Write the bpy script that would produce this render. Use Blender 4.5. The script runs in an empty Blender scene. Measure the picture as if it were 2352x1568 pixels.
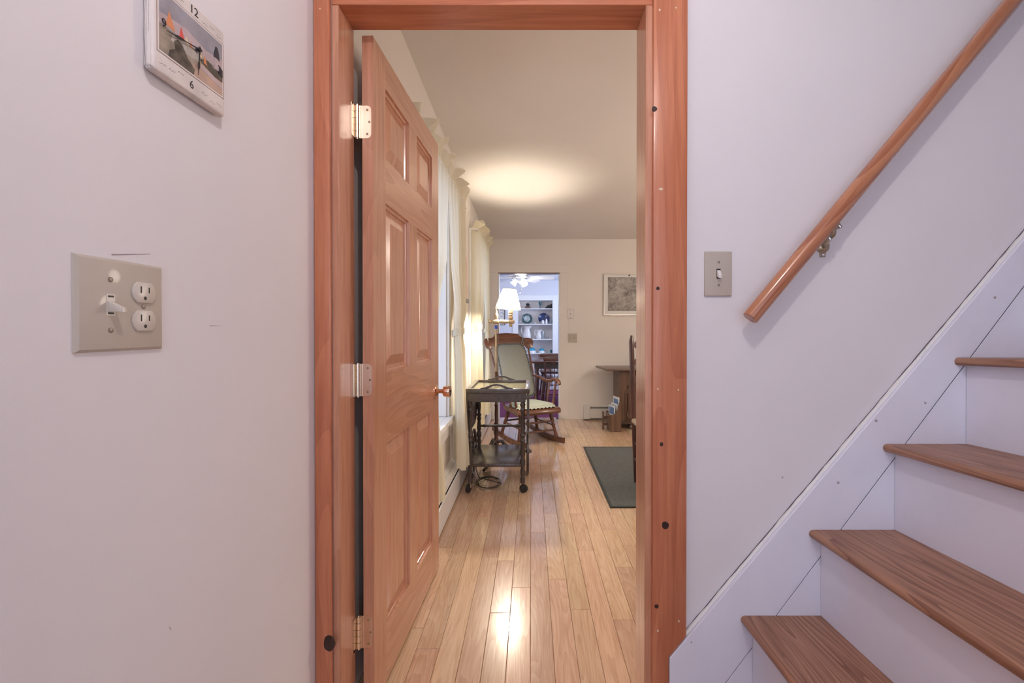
import bpy, bmesh, math, random
from mathutils import Vector, Matrix
random.seed(7)
PI = math.pi

# ------------------------------------------------------------------ camera
F = 1000.0                      # focal length in pixels of the 2352 px wide frame
HC = 1.165                      # lens height above the oak floor
PITCH = math.radians(0.4)
PX, PY = 1220.0, 761.8          # principal point in the frame
scn = bpy.context.scene
cam_d = bpy.data.cameras.new('camera')
cam = bpy.data.objects.new('camera', cam_d)
scn.collection.objects.link(cam)
scn.camera = cam
cam_d.sensor_fit = 'HORIZONTAL'
cam_d.sensor_width = 36.0
cam_d.lens = F / 2352 * 36.0
cam_d.shift_x = -(PX - 1176) / 2352
cam_d.shift_y = (PY - 784) / 2352
cam_d.clip_start = 0.02
cam.location = (0, 0, HC)
cam.rotation_euler = (PI / 2 - PITCH, 0, 0)

# ------------------------------------------------------------------ world, lamps, exposure
w = bpy.data.worlds.new('daylight')
scn.world = w
w.use_nodes = True
bg = w.node_tree.nodes['Background']
bg.inputs[0].default_value = (0.72, 0.80, 1.0, 1)
bg.inputs[1].default_value = 2.2

def lamp(name, kind, loc, energy, col, size=0.05, rot=(0, 0, 0), sy=None):
    d = bpy.data.lights.new(name, kind)
    d.energy = energy
    d.color = col
    if kind == 'POINT':
        d.shadow_soft_size = size
    if kind == 'AREA':
        d.size = size
        if sy:
            d.shape = 'RECTANGLE'
            d.size_y = sy
    o = bpy.data.objects.new(name, d)
    o.location = loc
    o.rotation_euler = rot
    scn.collection.objects.link(o)
    return o

lamp('hall_ceiling_bulb', 'POINT', (0.12, 0.10, 2.36), 20, (1.0, 0.92, 0.89), 0.032)
lamp('living_room_table_lamp_bulb', 'POINT', (1.75, 2.6, 1.35), 24, (1.0, 0.88, 0.74), 0.12)
lamp('living_room_fill_light', 'POINT', (2.5, 3.6, 2.05), 30, (1.0, 0.90, 0.78), 0.15)  # unseen ceiling light added as warm fill for the room
def portal(name, loc, rot, sx, sy):
    o = lamp(name, 'AREA', loc, 0, (1, 1, 1), sx, rot, sy)
    o.data.cycles.is_portal = True
portal('window_portal', (-0.79, 2.475, 1.27), (0, -PI / 2, 0), 1.45, 0.91)
portal('window_portal', (-0.79, 4.50, 1.27), (0, -PI / 2, 0), 1.45, 0.90)
portal('hall_opening_portal', (0.30, -1.72, 1.45), (PI / 2, 0, 0), 1.6, 1.9)  # sampling portal over the added opening behind the camera
lamp('dining_daylight_fill', 'AREA', (1.75, 7.1, 1.35), 34, (0.66, 0.78, 1.0), 1.2, (0, PI / 2, 0), 1.3)  # area light added for bluish daylight; the side wall has no window

vs = scn.view_settings
vs.view_transform = 'Standard'
vs.look = 'None'
vs.exposure = 0.0
vs.gamma = 1.0
vs.use_curve_mapping = False

# ------------------------------------------------------------------ pixel helper (a point of the place at a chosen distance)
def at(px, py, Y):
    u, v = (px - PX) / F, (PY - py) / F
    d = Vector((u, math.cos(PITCH) + v * math.sin(PITCH), -math.sin(PITCH) + v * math.cos(PITCH)))
    return Vector((0, 0, HC)) + d * (Y / d.y)

# ------------------------------------------------------------------ materials
def new_mat(name):
    m = bpy.data.materials.new(name)
    m.use_nodes = True
    nt = m.node_tree
    return m, nt, nt.nodes['Principled BSDF']

def N(nt, kind, **kw):
    n = nt.nodes.new(kind)
    for k, v in kw.items():
        setattr(n, k, v)
    return n

def plain(name, col, rough=0.6, metal=0.0, bump=0.0, bscale=200, var=0.0, vscale=3, coat=0.0, crough=0.1, emit=None, estr=0, spec=None):
    m, nt, b = new_mat(name)
    b.inputs['Base Color'].default_value = (*col, 1)
    b.inputs['Roughness'].default_value = rough
    b.inputs['Metallic'].default_value = metal
    if coat:
        b.inputs['Coat Weight'].default_value = coat
        b.inputs['Coat Roughness'].default_value = crough
    if spec is not None:
        b.inputs['Specular IOR Level'].default_value = spec
    tc = N(nt, 'ShaderNodeTexCoord')
    if bump:
        no = N(nt, 'ShaderNodeTexNoise')
        no.inputs['Scale'].default_value = bscale
        no.inputs['Detail'].default_value = 4
        nt.links.new(tc.outputs['Object'], no.inputs['Vector'])
        bp = N(nt, 'ShaderNodeBump')
        bp.inputs['Strength'].default_value = bump
        bp.inputs['Distance'].default_value = 0.002
        nt.links.new(no.outputs[0], bp.inputs['Height'])
        nt.links.new(bp.outputs[0], b.inputs['Normal'])
    if var:
        no = N(nt, 'ShaderNodeTexNoise')
        no.inputs['Scale'].default_value = vscale
        no.inputs['Detail'].default_value = 6
        nt.links.new(tc.outputs['Object'], no.inputs['Vector'])
        rp = N(nt, 'ShaderNodeValToRGB')
        rp.color_ramp.elements[0].position = 0.3
        rp.color_ramp.elements[1].position = 0.7
        rp.color_ramp.elements[0].color = (*[max(0, c * (1 - var)) for c in col], 1)
        rp.color_ramp.elements[1].color = (*[min(1, c * (1 + var)) for c in col], 1)
        nt.links.new(no.outputs[0], rp.inputs[0])
        nt.links.new(rp.outputs[0], b.inputs['Base Color'])
    if emit:
        b.inputs['Emission Color'].default_value = (*emit, 1)
        b.inputs['Emission Strength'].default_value = estr
    return m

def wood(name, light, dark, axis='Z', rough=0.35, ringw=0.5, fine=55, ringf=26, low=3.0, vary=0.0, coat=0.0, stretch=0.05, spec=0.5, crough=0.12, rst=0.11):
    m, nt, b = new_mat(name)
    b.inputs['Roughness'].default_value = rough
    b.inputs['Specular IOR Level'].default_value = spec
    if coat:
        b.inputs['Coat Weight'].default_value = coat
        b.inputs['Coat Roughness'].default_value = crough
    tc = N(nt, 'ShaderNodeTexCoord')
    oi = N(nt, 'ShaderNodeObjectInfo')
    mul = N(nt, 'ShaderNodeMath', operation='MULTIPLY')
    mul.inputs[1].default_value = 37.0
    nt.links.new(oi.outputs['Random'], mul.inputs[0])
    add = N(nt, 'ShaderNodeVectorMath', operation='ADD')
    nt.links.new(tc.outputs['Object'], add.inputs[0])
    nt.links.new(mul.outputs[0], add.inputs[1])
    sc = {'X': (stretch, 1, 1), 'Y': (1, stretch, 1), 'Z': (1, 1, stretch)}[axis]
    mp = N(nt, 'ShaderNodeMapping')
    mp.inputs['Scale'].default_value = sc
    nt.links.new(add.outputs[0], mp.inputs['Vector'])
    mp2 = N(nt, 'ShaderNodeMapping')
    mp2.inputs['Scale'].default_value = tuple(1.0 if s == 1 else rst for s in sc)
    nt.links.new(add.outputs[0], mp2.inputs['Vector'])
    n1 = N(nt, 'ShaderNodeTexNoise')
    n1.inputs['Scale'].default_value = fine
    n1.inputs['Detail'].default_value = 7
    n1.inputs['Roughness'].default_value = 0.65
    n1.inputs['Distortion'].default_value = 0.4
    nt.links.new(mp.outputs[0], n1.inputs['Vector'])
    n2 = N(nt, 'ShaderNodeTexNoise')
    n2.inputs['Scale'].default_value = low
    n2.inputs['Detail'].default_value = 1.5
    nt.links.new(mp2.outputs[0], n2.inputs['Vector'])
    m2 = N(nt, 'ShaderNodeMath', operation='MULTIPLY')
    m2.inputs[1].default_value = ringf
    nt.links.new(n2.outputs[0], m2.inputs[0])
    fr = N(nt, 'ShaderNodeMath', operation='FRACT')
    nt.links.new(m2.outputs[0], fr.inputs[0])
    mx = N(nt, 'ShaderNodeMath', operation='MULTIPLY')
    mx.inputs[1].default_value = ringw
    nt.links.new(fr.outputs[0], mx.inputs[0])
    m3 = N(nt, 'ShaderNodeMath', operation='MULTIPLY_ADD')
    m3.inputs[1].default_value = 1.0
    nt.links.new(n1.outputs[0], m3.inputs[0])
    nt.links.new(mx.outputs[0], m3.inputs[2])
    rp = N(nt, 'ShaderNodeValToRGB')
    e = rp.color_ramp.elements
    e[0].position = 0.34
    e[1].position = 0.62 + ringw * 0.75
    e[0].color = (*dark, 1)
    e[1].color = (*light, 1)
    nt.links.new(m3.outputs[0], rp.inputs[0])
    out = rp.outputs[0]
    if vary:
        hs = N(nt, 'ShaderNodeHueSaturation')
        mr = N(nt, 'ShaderNodeMapRange')
        mr.inputs['To Min'].default_value = 1 - vary
        mr.inputs['To Max'].default_value = 1 + vary * 0.6
        nt.links.new(oi.outputs['Random'], mr.inputs['Value'])
        nt.links.new(mr.outputs[0], hs.inputs['Value'])
        f2 = N(nt, 'ShaderNodeMath', operation='FRACT')
        m5 = N(nt, 'ShaderNodeMath', operation='MULTIPLY')
        m5.inputs[1].default_value = 7.31
        nt.links.new(oi.outputs['Random'], m5.inputs[0])
        nt.links.new(m5.outputs[0], f2.inputs[0])
        mh = N(nt, 'ShaderNodeMapRange')
        mh.inputs['To Min'].default_value = 0.487
        mh.inputs['To Max'].default_value = 0.508
        nt.links.new(f2.outputs[0], mh.inputs['Value'])
        nt.links.new(mh.outputs[0], hs.inputs['Hue'])
        nt.links.new(out, hs.inputs['Color'])
        out = hs.outputs[0]
    nt.links.new(out, b.inputs['Base Color'])
    bp = N(nt, 'ShaderNodeBump')
    bp.inputs['Strength'].default_value = 0.06
    bp.inputs['Distance'].default_value = 0.001
    nt.links.new(n1.outputs[0], bp.inputs['Height'])
    nt.links.new(bp.outputs[0], b.inputs['Normal'])
    return m

def cloth(name, col, trans=0.45, rough=0.9):
    m, nt, b = new_mat(name)
    b.inputs['Base Color'].default_value = (*col, 1)
    b.inputs['Roughness'].default_value = rough
    b.inputs['Specular IOR Level'].default_value = 0.1
    tr = N(nt, 'ShaderNodeBsdfTranslucent')
    tr.inputs['Color'].default_value = (*col, 1)
    mx = N(nt, 'ShaderNodeMixShader')
    mx.inputs[0].default_value = trans
    nt.links.new(b.outputs[0], mx.inputs[1])
    nt.links.new(tr.outputs[0], mx.inputs[2])
    tc = N(nt, 'ShaderNodeTexCoord')
    no = N(nt, 'ShaderNodeTexNoise')
    no.inputs['Scale'].default_value = 300
    nt.links.new(tc.outputs['Object'], no.inputs['Vector'])
    bp = N(nt, 'ShaderNodeBump')
    bp.inputs['Strength'].default_value = 0.1
    bp.inputs['Distance'].default_value = 0.001
    nt.links.new(no.outputs[0], bp.inputs['Height'])
    nt.links.new(bp.outputs[0], b.inputs['Normal'])
    nt.links.new(mx.outputs[0], nt.nodes['Material Output'].inputs[0])
    return m

def pane(name, tint=(1, 1, 1), refl=0.08):
    m, nt, b = new_mat(name)
    nt.nodes.remove(b)
    t = N(nt, 'ShaderNodeBsdfTransparent')
    t.inputs[0].default_value = (*tint, 1)
    g = N(nt, 'ShaderNodeBsdfGlossy')
    g.inputs['Roughness'].default_value = 0.03
    mx = N(nt, 'ShaderNodeMixShader')
    mx.inputs[0].default_value = refl
    nt.links.new(t.outputs[0], mx.inputs[1])
    nt.links.new(g.outputs[0], mx.inputs[2])
    nt.links.new(mx.outputs[0], nt.nodes['Material Output'].inputs[0])
    return m

M = {}
M['hall_paint'] = plain('hall_paint', (0.79, 0.755, 0.78), 0.75, bump=0.12, bscale=260, var=0.02, vscale=2.5, spec=0.3)
M['stair_paint'] = plain('stair_paint', (0.80, 0.80, 0.90), 0.5, bump=0.35, bscale=60, var=0.03, vscale=5, spec=0.35)
M['living_paint'] = plain('living_paint', (0.79, 0.735, 0.685), 0.8, bump=0.1, bscale=200, var=0.02, vscale=2)
M['living_ceiling'] = plain('living_ceiling', (0.76, 0.72, 0.68), 0.85, bump=0.15, bscale=120, var=0.03, vscale=1.5)
M['white_trim'] = plain('white_trim', (0.84, 0.83, 0.81), 0.45, bump=0.05, bscale=90)
M['dining_paint'] = plain('dining_paint', (0.70, 0.73, 0.83), 0.75, bump=0.08)
M['dining_white'] = plain('dining_white', (0.84, 0.86, 0.90), 0.5)
M['niche_paint'] = plain('niche_paint', (0.80, 0.76, 0.77), 0.6)
M['carpet'] = plain('carpet', (0.20, 0.035, 0.12), 0.95, bump=0.5, bscale=400, var=0.3, vscale=20)
PINE_L, PINE_D = (0.60, 0.225, 0.115), (0.42, 0.125, 0.058)
M['pine_z'] = wood('pine_z', PINE_L, PINE_D, 'Z', 0.32, 0.18, fine=60, ringf=16, low=4, coat=0.15)
M['pine_x'] = wood('pine_x', PINE_L, PINE_D, 'X', 0.32, 0.18, fine=60, ringf=16, low=4, coat=0.15)
FIR_L, FIR_D = (0.63, 0.305, 0.185), (0.46, 0.195, 0.108)
M['fir_z'] = wood('fir_z', FIR_L, FIR_D, 'Z', 0.34, 0.14, fine=75, ringf=14, low=5, coat=0.7, crough=0.16)
M['fir_y'] = wood('fir_y', FIR_L, FIR_D, 'Y', 0.28, 0.3, fine=75, ringf=18, low=6, coat=0.7, crough=0.16)
M['oak'] = wood('oak', (0.76, 0.53, 0.345), (0.56, 0.335, 0.195), 'Y', 0.26, 0.2, fine=110, ringf=22, low=9, vary=0.13, coat=1.0, crough=0.10)
M['joint'] = plain('joint', (0.16, 0.075, 0.035), 0.8, var=0.1)
M['tread'] = wood('tread', (0.40, 0.205, 0.125), (0.17, 0.066, 0.036), 'Y', 0.4, 0.6, fine=80, ringf=22, low=11, rst=0.05)
M['rail'] = wood('rail', (0.52, 0.225, 0.115), (0.31, 0.10, 0.048), 'X', 0.22, 0.45, fine=70, ringf=14, low=5, coat=0.35)
M['knot'] = plain('knot', (0.035, 0.012, 0.008), 0.5, var=0.3, vscale=60)
M['filler'] = plain('filler', (0.75, 0.58, 0.42), 0.7, var=0.05)
M['plate'] = plain('ivory_plate', (0.50, 0.44, 0.375), 0.5, coat=0.12, crough=0.05, var=0.02)
M['device'] = plain('ivory_device', (0.62, 0.56, 0.50), 0.25, var=0.02)
M['device_white'] = plain('white_toggle', (0.80, 0.76, 0.74), 0.3, var=0.01)
M['black'] = plain('black', (0.012, 0.01, 0.01), 0.5, var=0.1)
M['screw'] = plain('screw', (0.30, 0.27, 0.24), 0.45, metal=0.9, var=0.05)
M['brass'] = plain('brass', (0.80, 0.68, 0.55), 0.16, metal=1.0, var=0.04, vscale=30)
M['copper'] = plain('knob_metal', (0.78, 0.50, 0.36), 0.15, metal=1.0, var=0.04, vscale=30)
M['oldbrass'] = plain('old_brass', (0.42, 0.34, 0.24), 0.3, metal=0.9, var=0.2, vscale=60)
M['nickel'] = plain('nickel', (0.6, 0.57, 0.54), 0.2, metal=1.0, var=0.03)
M['stone'] = plain('stone', (0.72, 0.655, 0.63), 0.75, bump=0.5, bscale=70, var=0.12, vscale=18)
M['ink'] = plain('ink', (0.02, 0.017, 0.02), 0.6, var=0.05)
M['sepia'] = plain('sepia', (0.30, 0.20, 0.17), 0.7, var=0.05)
M['dark_wood'] = wood('dark_wood', (0.085, 0.06, 0.048), (0.028, 0.02, 0.016), 'Y', 0.3, 0.3, fine=60, ringf=10, coat=0.8, crough=0.2)
M['dark_wood_z'] = wood('dark_wood_z', (0.085, 0.058, 0.045), (0.028, 0.019, 0.015), 'Z', 0.35, 0.3, fine=60, ringf=10)
M['mahogany'] = wood('mahogany', (0.17, 0.062, 0.034), (0.062, 0.022, 0.013), 'X', 0.25, 0.3, fine=50, ringf=10, coat=0.3)
M['mahogany_z'] = wood('mahogany_z', (0.15, 0.058, 0.034), (0.058, 0.022, 0.014), 'Z', 0.3, 0.3, fine=50, ringf=10, coat=0.2)
M['ladder'] = wood('ladder', (0.11, 0.045, 0.035), (0.045, 0.018, 0.014), 'Z', 0.3, 0.3, fine=50, ringf=10, coat=0.2)
M['slat_wood'] = wood('slat_wood', (0.24, 0.16, 0.165), (0.14, 0.085, 0.085), 'X', 0.35, 0.3, fine=50, ringf=10)
M['walnut'] = wood('walnut', (0.16, 0.09, 0.06), (0.07, 0.036, 0.024), 'Z', 0.4, 0.35, fine=50, ringf=12)
M['walnut_x'] = wood('walnut_x', (0.15, 0.085, 0.058), (0.07, 0.036, 0.024), 'X', 0.3, 0.35, fine=50, ringf=12, coat=0.2)
M['rug'] = plain('rug', (0.105, 0.11, 0.107), 0.95, bump=0.7, bscale=500, var=0.2, vscale=80)
M['rug_edge'] = plain('rug_edge', (0.05, 0.056, 0.053), 0.95, bump=0.6, bscale=300, var=0.2)
M['sage'] = plain('sage', (0.20, 0.203, 0.185), 0.95, bump=0.6, bscale=380, var=0.1, vscale=120)
M['sage_pale'] = plain('sage_pale', (0.42, 0.45, 0.38), 0.95, bump=0.5, bscale=300, var=0.1, vscale=60)
M['sage_dark'] = plain('sage_dark', (0.09, 0.10, 0.10), 0.95, bump=0.6, bscale=300, var=0.3, vscale=60)
M['curtain'] = cloth('curtain', (0.86, 0.80, 0.63), 0.42)
M['curtain_sheer'] = cloth('curtain_sheer', (0.90, 0.855, 0.72), 0.5)
M['glass'] = pane('window_glass', (0.95, 0.97, 1.0), 0.06)
M['tray_glass'] = pane('tray_glass', (0.95, 0.96, 0.93), 0.30)
M['shade'] = cloth('lamp_shade', (0.80, 0.74, 0.60), 0.30)
M['bulb'] = plain('lit_bulb', (1, 1, 1), 0.5, emit=(1.0, 0.87, 0.70), estr=2000)
M['bone'] = wood('bone', (0.42, 0.33, 0.22), (0.26, 0.185, 0.11), 'X', 0.3, 0.3, fine=60, ringf=8, coat=0.3)
M['tray_sheen_tint'] = plain('tray_sheen_tint', (0.66, 0.60, 0.46), 0.8, bump=0.2, bscale=300, var=0.05)
M['heater'] = plain('heater_enamel', (0.74, 0.71, 0.66), 0.4, var=0.03)
M['heater_white'] = plain('heater_enamel_white', (0.78, 0.76, 0.75), 0.4, var=0.02)
M['cord'] = plain('cord', (0.07, 0.055, 0.04), 0.6, var=0.1)
M['frosted'] = plain('frosted_lit_glass', (0.9, 0.9, 0.9), 0.5, emit=(1.0, 0.97, 0.92), estr=1.1)
M['fan_white'] = plain('fan_white', (0.86, 0.86, 0.88), 0.35)
M['china'] = plain('china', (0.80, 0.78, 0.80), 0.15, coat=0.5, var=0.02)
M['teal'] = plain('teal_glaze', (0.05, 0.11, 0.12), 0.2, coat=0.5, var=0.5, vscale=25)
M['navy'] = plain('navy_glaze', (0.02, 0.035, 0.16), 0.15, coat=0.5, var=0.5, vscale=30)
M['turq'] = plain('turquoise_glaze', (0.06, 0.36, 0.55), 0.2, coat=0.4, var=0.35, vscale=20)
M['clear'] = pane('drinking_glass', (0.86, 0.89, 0.92), 0.25)
M['bottle_teal'] = plain('teal_glass', (0.03, 0.12, 0.14), 0.1, coat=0.5)
M['paper'] = plain('paper', (0.78, 0.77, 0.76), 0.7, var=0.04)
M['paper_blue'] = plain('paper_blue', (0.13, 0.22, 0.42), 0.5, var=0.3, vscale=30)
M['paper_grey'] = plain('paper_grey', (0.45, 0.50, 0.52), 0.5, var=0.4, vscale=20)
M['silver'] = plain('silver_frame', (0.62, 0.57, 0.52), 0.3, metal=0.8, var=0.03)
M['tape'] = plain('blue_tape', (0.02, 0.08, 0.55), 0.5, var=0.05)
M['plaque'] = plain('plaque', (0.72, 0.55, 0.46), 0.6, var=0.1, vscale=20)
M['art_sky'] = plain('art_sky', (0.33, 0.32, 0.36), 0.5, var=0.3, vscale=18)
M['art_sea'] = plain('art_sea', (0.30, 0.25, 0.20), 0.5, var=0.45, vscale=40)
M['art_foam'] = plain('art_foam', (0.46, 0.42, 0.38), 0.5, var=0.3, vscale=60)
M['art_rock'] = plain('art_rock', (0.09, 0.075, 0.06), 0.5, var=0.8, vscale=60)
M['art_sand'] = plain('art_sand', (0.52, 0.36, 0.28), 0.5, var=0.15, vscale=30)
M['art_orange'] = plain('art_orange', (0.72, 0.28, 0.13), 0.5, var=0.1)
M['art_red'] = plain('art_red', (0.72, 0.10, 0.08), 0.5, var=0.1)
M['art_cream'] = plain('art_cream', (0.75, 0.62, 0.42), 0.5, var=0.1)
M['art_dark'] = plain('art_dark', (0.035, 0.035, 0.05), 0.5, var=0.2)
M['art_mauve'] = plain('art_mauve', (0.50, 0.40, 0.42), 0.5, var=0.2, vscale=30)
M['crack'] = plain('crack', (0.16, 0.13, 0.17), 0.9, var=0.1)
M['scuff'] = plain('scuff', (0.42, 0.36, 0.39), 0.8, var=0.2)

def map_material():
    m, nt, b = new_mat('map_print')
    tc = N(nt, 'ShaderNodeTexCoord')
    n1 = N(nt, 'ShaderNodeTexNoise')
    n1.inputs['Scale'].default_value = 14
    n1.inputs['Detail'].default_value = 9
    n1.inputs['Roughness'].default_value = 0.75
    n1.inputs['Distortion'].default_value = 1.2
    nt.links.new(tc.outputs['Object'], n1.inputs['Vector'])
    n2 = N(nt, 'ShaderNodeTexNoise')
    n2.inputs['Scale'].default_value = 5
    n2.inputs['Detail'].default_value = 4
    nt.links.new(tc.outputs['Object'], n2.inputs['Vector'])
    mx = N(nt, 'ShaderNodeMath', operation='MULTIPLY_ADD')
    mx.inputs[1].default_value = 0.6
    nt.links.new(n2.outputs[0], mx.inputs[0])
    nt.links.new(n1.outputs[0], mx.inputs[2])
    rp = N(nt, 'ShaderNodeValToRGB')
    e = rp.color_ramp.elements
    e[0].position, e[1].position = 0.62, 0.95
    e[0].color = (0.13, 0.11, 0.10, 1)
    e[1].color = (0.50, 0.47, 0.44, 1)
    nt.links.new(mx.outputs[0], rp.inputs[0])
    nt.links.new(rp.outputs[0], b.inputs['Base Color'])
    b.inputs['Roughness'].default_value = 0.5
    return m
M['map'] = map_material()

# ------------------------------------------------------------------ mesh helpers
def B():
    return bmesh.new()

def box(bm, x0, x1, y0, y1, z0, z1, bev=0.0, seg=1):
    vs_ = [bm.verts.new((x, y, z)) for x in (x0, x1) for y in (y0, y1) for z in (z0, z1)]
    idx = [(0, 1, 3, 2), (4, 6, 7, 5), (0, 4, 5, 1), (2, 3, 7, 6), (0, 2, 6, 4), (1, 5, 7, 3)]
    fs = [bm.faces.new([vs_[i] for i in f]) for f in idx]
    if bev:
        es = list({e for f in fs for e in f.edges})
        bmesh.ops.bevel(bm, geom=es, offset=bev, segments=seg, affect='EDGES', profile=0.5)
    return bm

def prism(bm, pts, axis, a, b, bev=0.0, seg=1):
    """polygon pts (2D) extruded from a to b along axis: X -> (y,z), Y -> (x,z), Z -> (x,y)"""
    def P(p, d):
        return {'X': (d, p[0], p[1]), 'Y': (p[0], d, p[1]), 'Z': (p[0], p[1], d)}[axis]
    lo = [bm.verts.new(P(p, a)) for p in pts]
    hi = [bm.verts.new(P(p, b)) for p in pts]
    fs = [bm.faces.new(lo), bm.faces.new(hi[::-1])]
    n = len(pts)
    for i in range(n):
        fs.append(bm.faces.new((lo[i], lo[(i + 1) % n], hi[(i + 1) % n], hi[i])))
    bmesh.ops.recalc_face_normals(bm, faces=fs)
    if bev:
        es = [e for e in set(fs[0].edges) | set(fs[1].edges)]
        bmesh.ops.bevel(bm, geom=es, offset=bev, segments=seg, affect='EDGES', profile=0.5)
    return bm

def frame_of(d):
    d = d.normalized()
    up = Vector((0, 0, 1)) if abs(d.z) < 0.95 else Vector((1, 0, 0))
    a = d.cross(up).normalized()
    return a, d.cross(a).normalized()

def tube(bm, pts, r, n=8, caps=True):
    """round bar through pts; r is a number or one radius for each point"""
    pts = [Vector(p) for p in pts]
    rs = r if isinstance(r, (list, tuple)) else [r] * len(pts)
    rings = []
    a = None
    for i, p in enumerate(pts):
        d = (pts[min(i + 1, len(pts) - 1)] - pts[max(i - 1, 0)])
        if a is None:
            a, b = frame_of(d)
        else:
            dn = d.normalized()
            a = (a - dn * a.dot(dn)).normalized()
            b = dn.cross(a)
        rings.append([bm.verts.new(p + (a * math.cos(2 * PI * k / n) + b * math.sin(2 * PI * k / n)) * rs[i]) for k in range(n)])
    fs = []
    for i in range(len(rings) - 1):
        for k in range(n):
            fs.append(bm.faces.new((rings[i][k], rings[i][(k + 1) % n], rings[i + 1][(k + 1) % n], rings[i + 1][k])))
    if caps:
        fs.append(bm.faces.new(rings[0][::-1]))
        fs.append(bm.faces.new(rings[-1]))
    bmesh.ops.recalc_face_normals(bm, faces=fs)
    return bm

def spline(pts, rs, k=5):
    """Catmull-Rom path through pts with radii rs"""
    P_ = [Vector(p) for p in pts]
    out, ro = [], []
    for i in range(len(P_) - 1):
        a, b, c, d = P_[max(i - 1, 0)], P_[i], P_[i + 1], P_[min(i + 2, len(P_) - 1)]
        for q in range(k):
            t = q / k
            out.append(0.5 * ((2 * b) + (c - a) * t + (2 * a - 5 * b + 4 * c - d) * t * t + (3 * b - a - 3 * c + d) * t ** 3))
            ro.append(rs[i] + (rs[i + 1] - rs[i]) * t)
    return out + [P_[-1]], ro + [rs[-1]]

def lathe(bm, prof, base, axis=(0, 0, 1), n=20, caps=True):
    """profile [(radius, distance along axis)] turned about axis through base"""
    ax = Vector(axis).normalized()
    a, b = frame_of(ax)
    base = Vector(base)
    rings = []
    for r, h in prof:
        r = max(r, 0.0002)
        rings.append([bm.verts.new(base + ax * h + (a * math.cos(2 * PI * k / n) + b * math.sin(2 * PI * k / n)) * r) for k in range(n)])
    fs = []
    for i in range(len(rings) - 1):
        for k in range(n):
            fs.append(bm.faces.new((rings[i][k], rings[i][(k + 1) % n], rings[i + 1][(k + 1) % n], rings[i + 1][k])))
    if caps:
        fs.append(bm.faces.new(rings[0][::-1]))
        fs.append(bm.faces.new(rings[-1]))
    bmesh.ops.recalc_face_normals(bm, faces=fs)
    return bm

def turned(bm, p0, p1, r, beads=(), n=10):
    """turned leg from p0 to p1, beads = [(t, radius factor)]"""
    p0, p1 = Vector(p0), Vector(p1)
    prof = [(r, 0.0)]
    L = (p1 - p0).length
    for t, k in beads:
        prof.append((r * k, t * L))
    prof.append((r, L))
    return lathe(bm, prof, p0, p1 - p0, n)

def grid(bm, fn, nu, nv):
    vv = [[bm.verts.new(fn(i / nu, j / nv)) for j in range(nv + 1)] for i in range(nu + 1)]
    for i in range(nu):
        for j in range(nv):
            bm.faces.new((vv[i][j], vv[i + 1][j], vv[i + 1][j + 1], vv[i][j + 1]))
    return bm

def world_off(p):
    o = Vector((0, 0, 0))
    while p is not None:
        o += p.location
        p = p.parent
    return o

def obj(name, bm, mat, parent=None, local=False, smooth=True, angle=38, loc=None, rot=None, origin=None):
    me = bpy.data.meshes.new(name)
    off = None
    if parent is not None and not local:
        off = world_off(parent)
    elif origin is not None:
        off = Vector(origin)
    if off is not None:
        bmesh.ops.translate(bm, verts=bm.verts, vec=-off)
    bm.to_mesh(me)
    bm.free()
    if smooth:
        me.polygons.foreach_set('use_smooth', [True] * len(me.polygons))
        me.set_sharp_from_angle(angle=math.radians(angle))
    me.materials.append(M[mat] if isinstance(mat, str) else mat)
    o = bpy.data.objects.new(name, me)
    scn.collection.objects.link(o)
    if parent is not None:
        o.parent = parent
    elif origin is not None:
        o.location = origin
    if loc is not None:
        o.location = loc
    if rot is not None:
        o.rotation_euler = rot
    return o

def tag(o, label, cat=None, group=None, kind=None):
    o['label'] = label
    if cat:
        o['category'] = cat
    if group:
        o['group'] = group
    if kind:
        o['kind'] = kind
    return o

def thing(name, label, cat, loc=(0, 0, 0), rz=0.0, group=None, kind=None):
    o = bpy.data.objects.new(name, None)
    o.empty_display_size = 0.05
    o.location = loc
    o.rotation_euler = (0, 0, rz)
    scn.collection.objects.link(o)
    return tag(o, label, cat, group, kind)

def struct(name, bm, mat, label, **kw):
    o = obj(name, bm, mat, smooth=False, **kw)
    return tag(o, label, kind='structure')

def ellipse(cx, cy, rx, ry, n=14, a0=0):
    return [(cx + rx * math.cos(a0 + 2 * PI * k / n), cy + ry * math.sin(a0 + 2 * PI * k / n)) for k in range(n)]

# ------------------------------------------------------------------ key planes
YW = 1.2103           # hall face of the partition with the doorway
YF = 1.312            # living room face of it
YC = YW - 0.018       # front of the pine casing
YS = YW - 0.020       # front of the stair skirt board
XHL = -0.596          # hall wall on the left
XLL = -0.570          # living room wall on the left
YB = 5.60             # far wall of the living room
YB2 = 5.72
YD = 8.32             # far wall of the dining room
def ceil_z(y):
    return 2.467 - 0.0415 * (y - 1.96)

JL, JR = -0.531, 0.316           # faces of the door jamb
JT = HC + 0.893                  # underside of the head jamb
OL, OR, OT = -0.4256, 0.3696, 1.887   # far doorway

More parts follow.
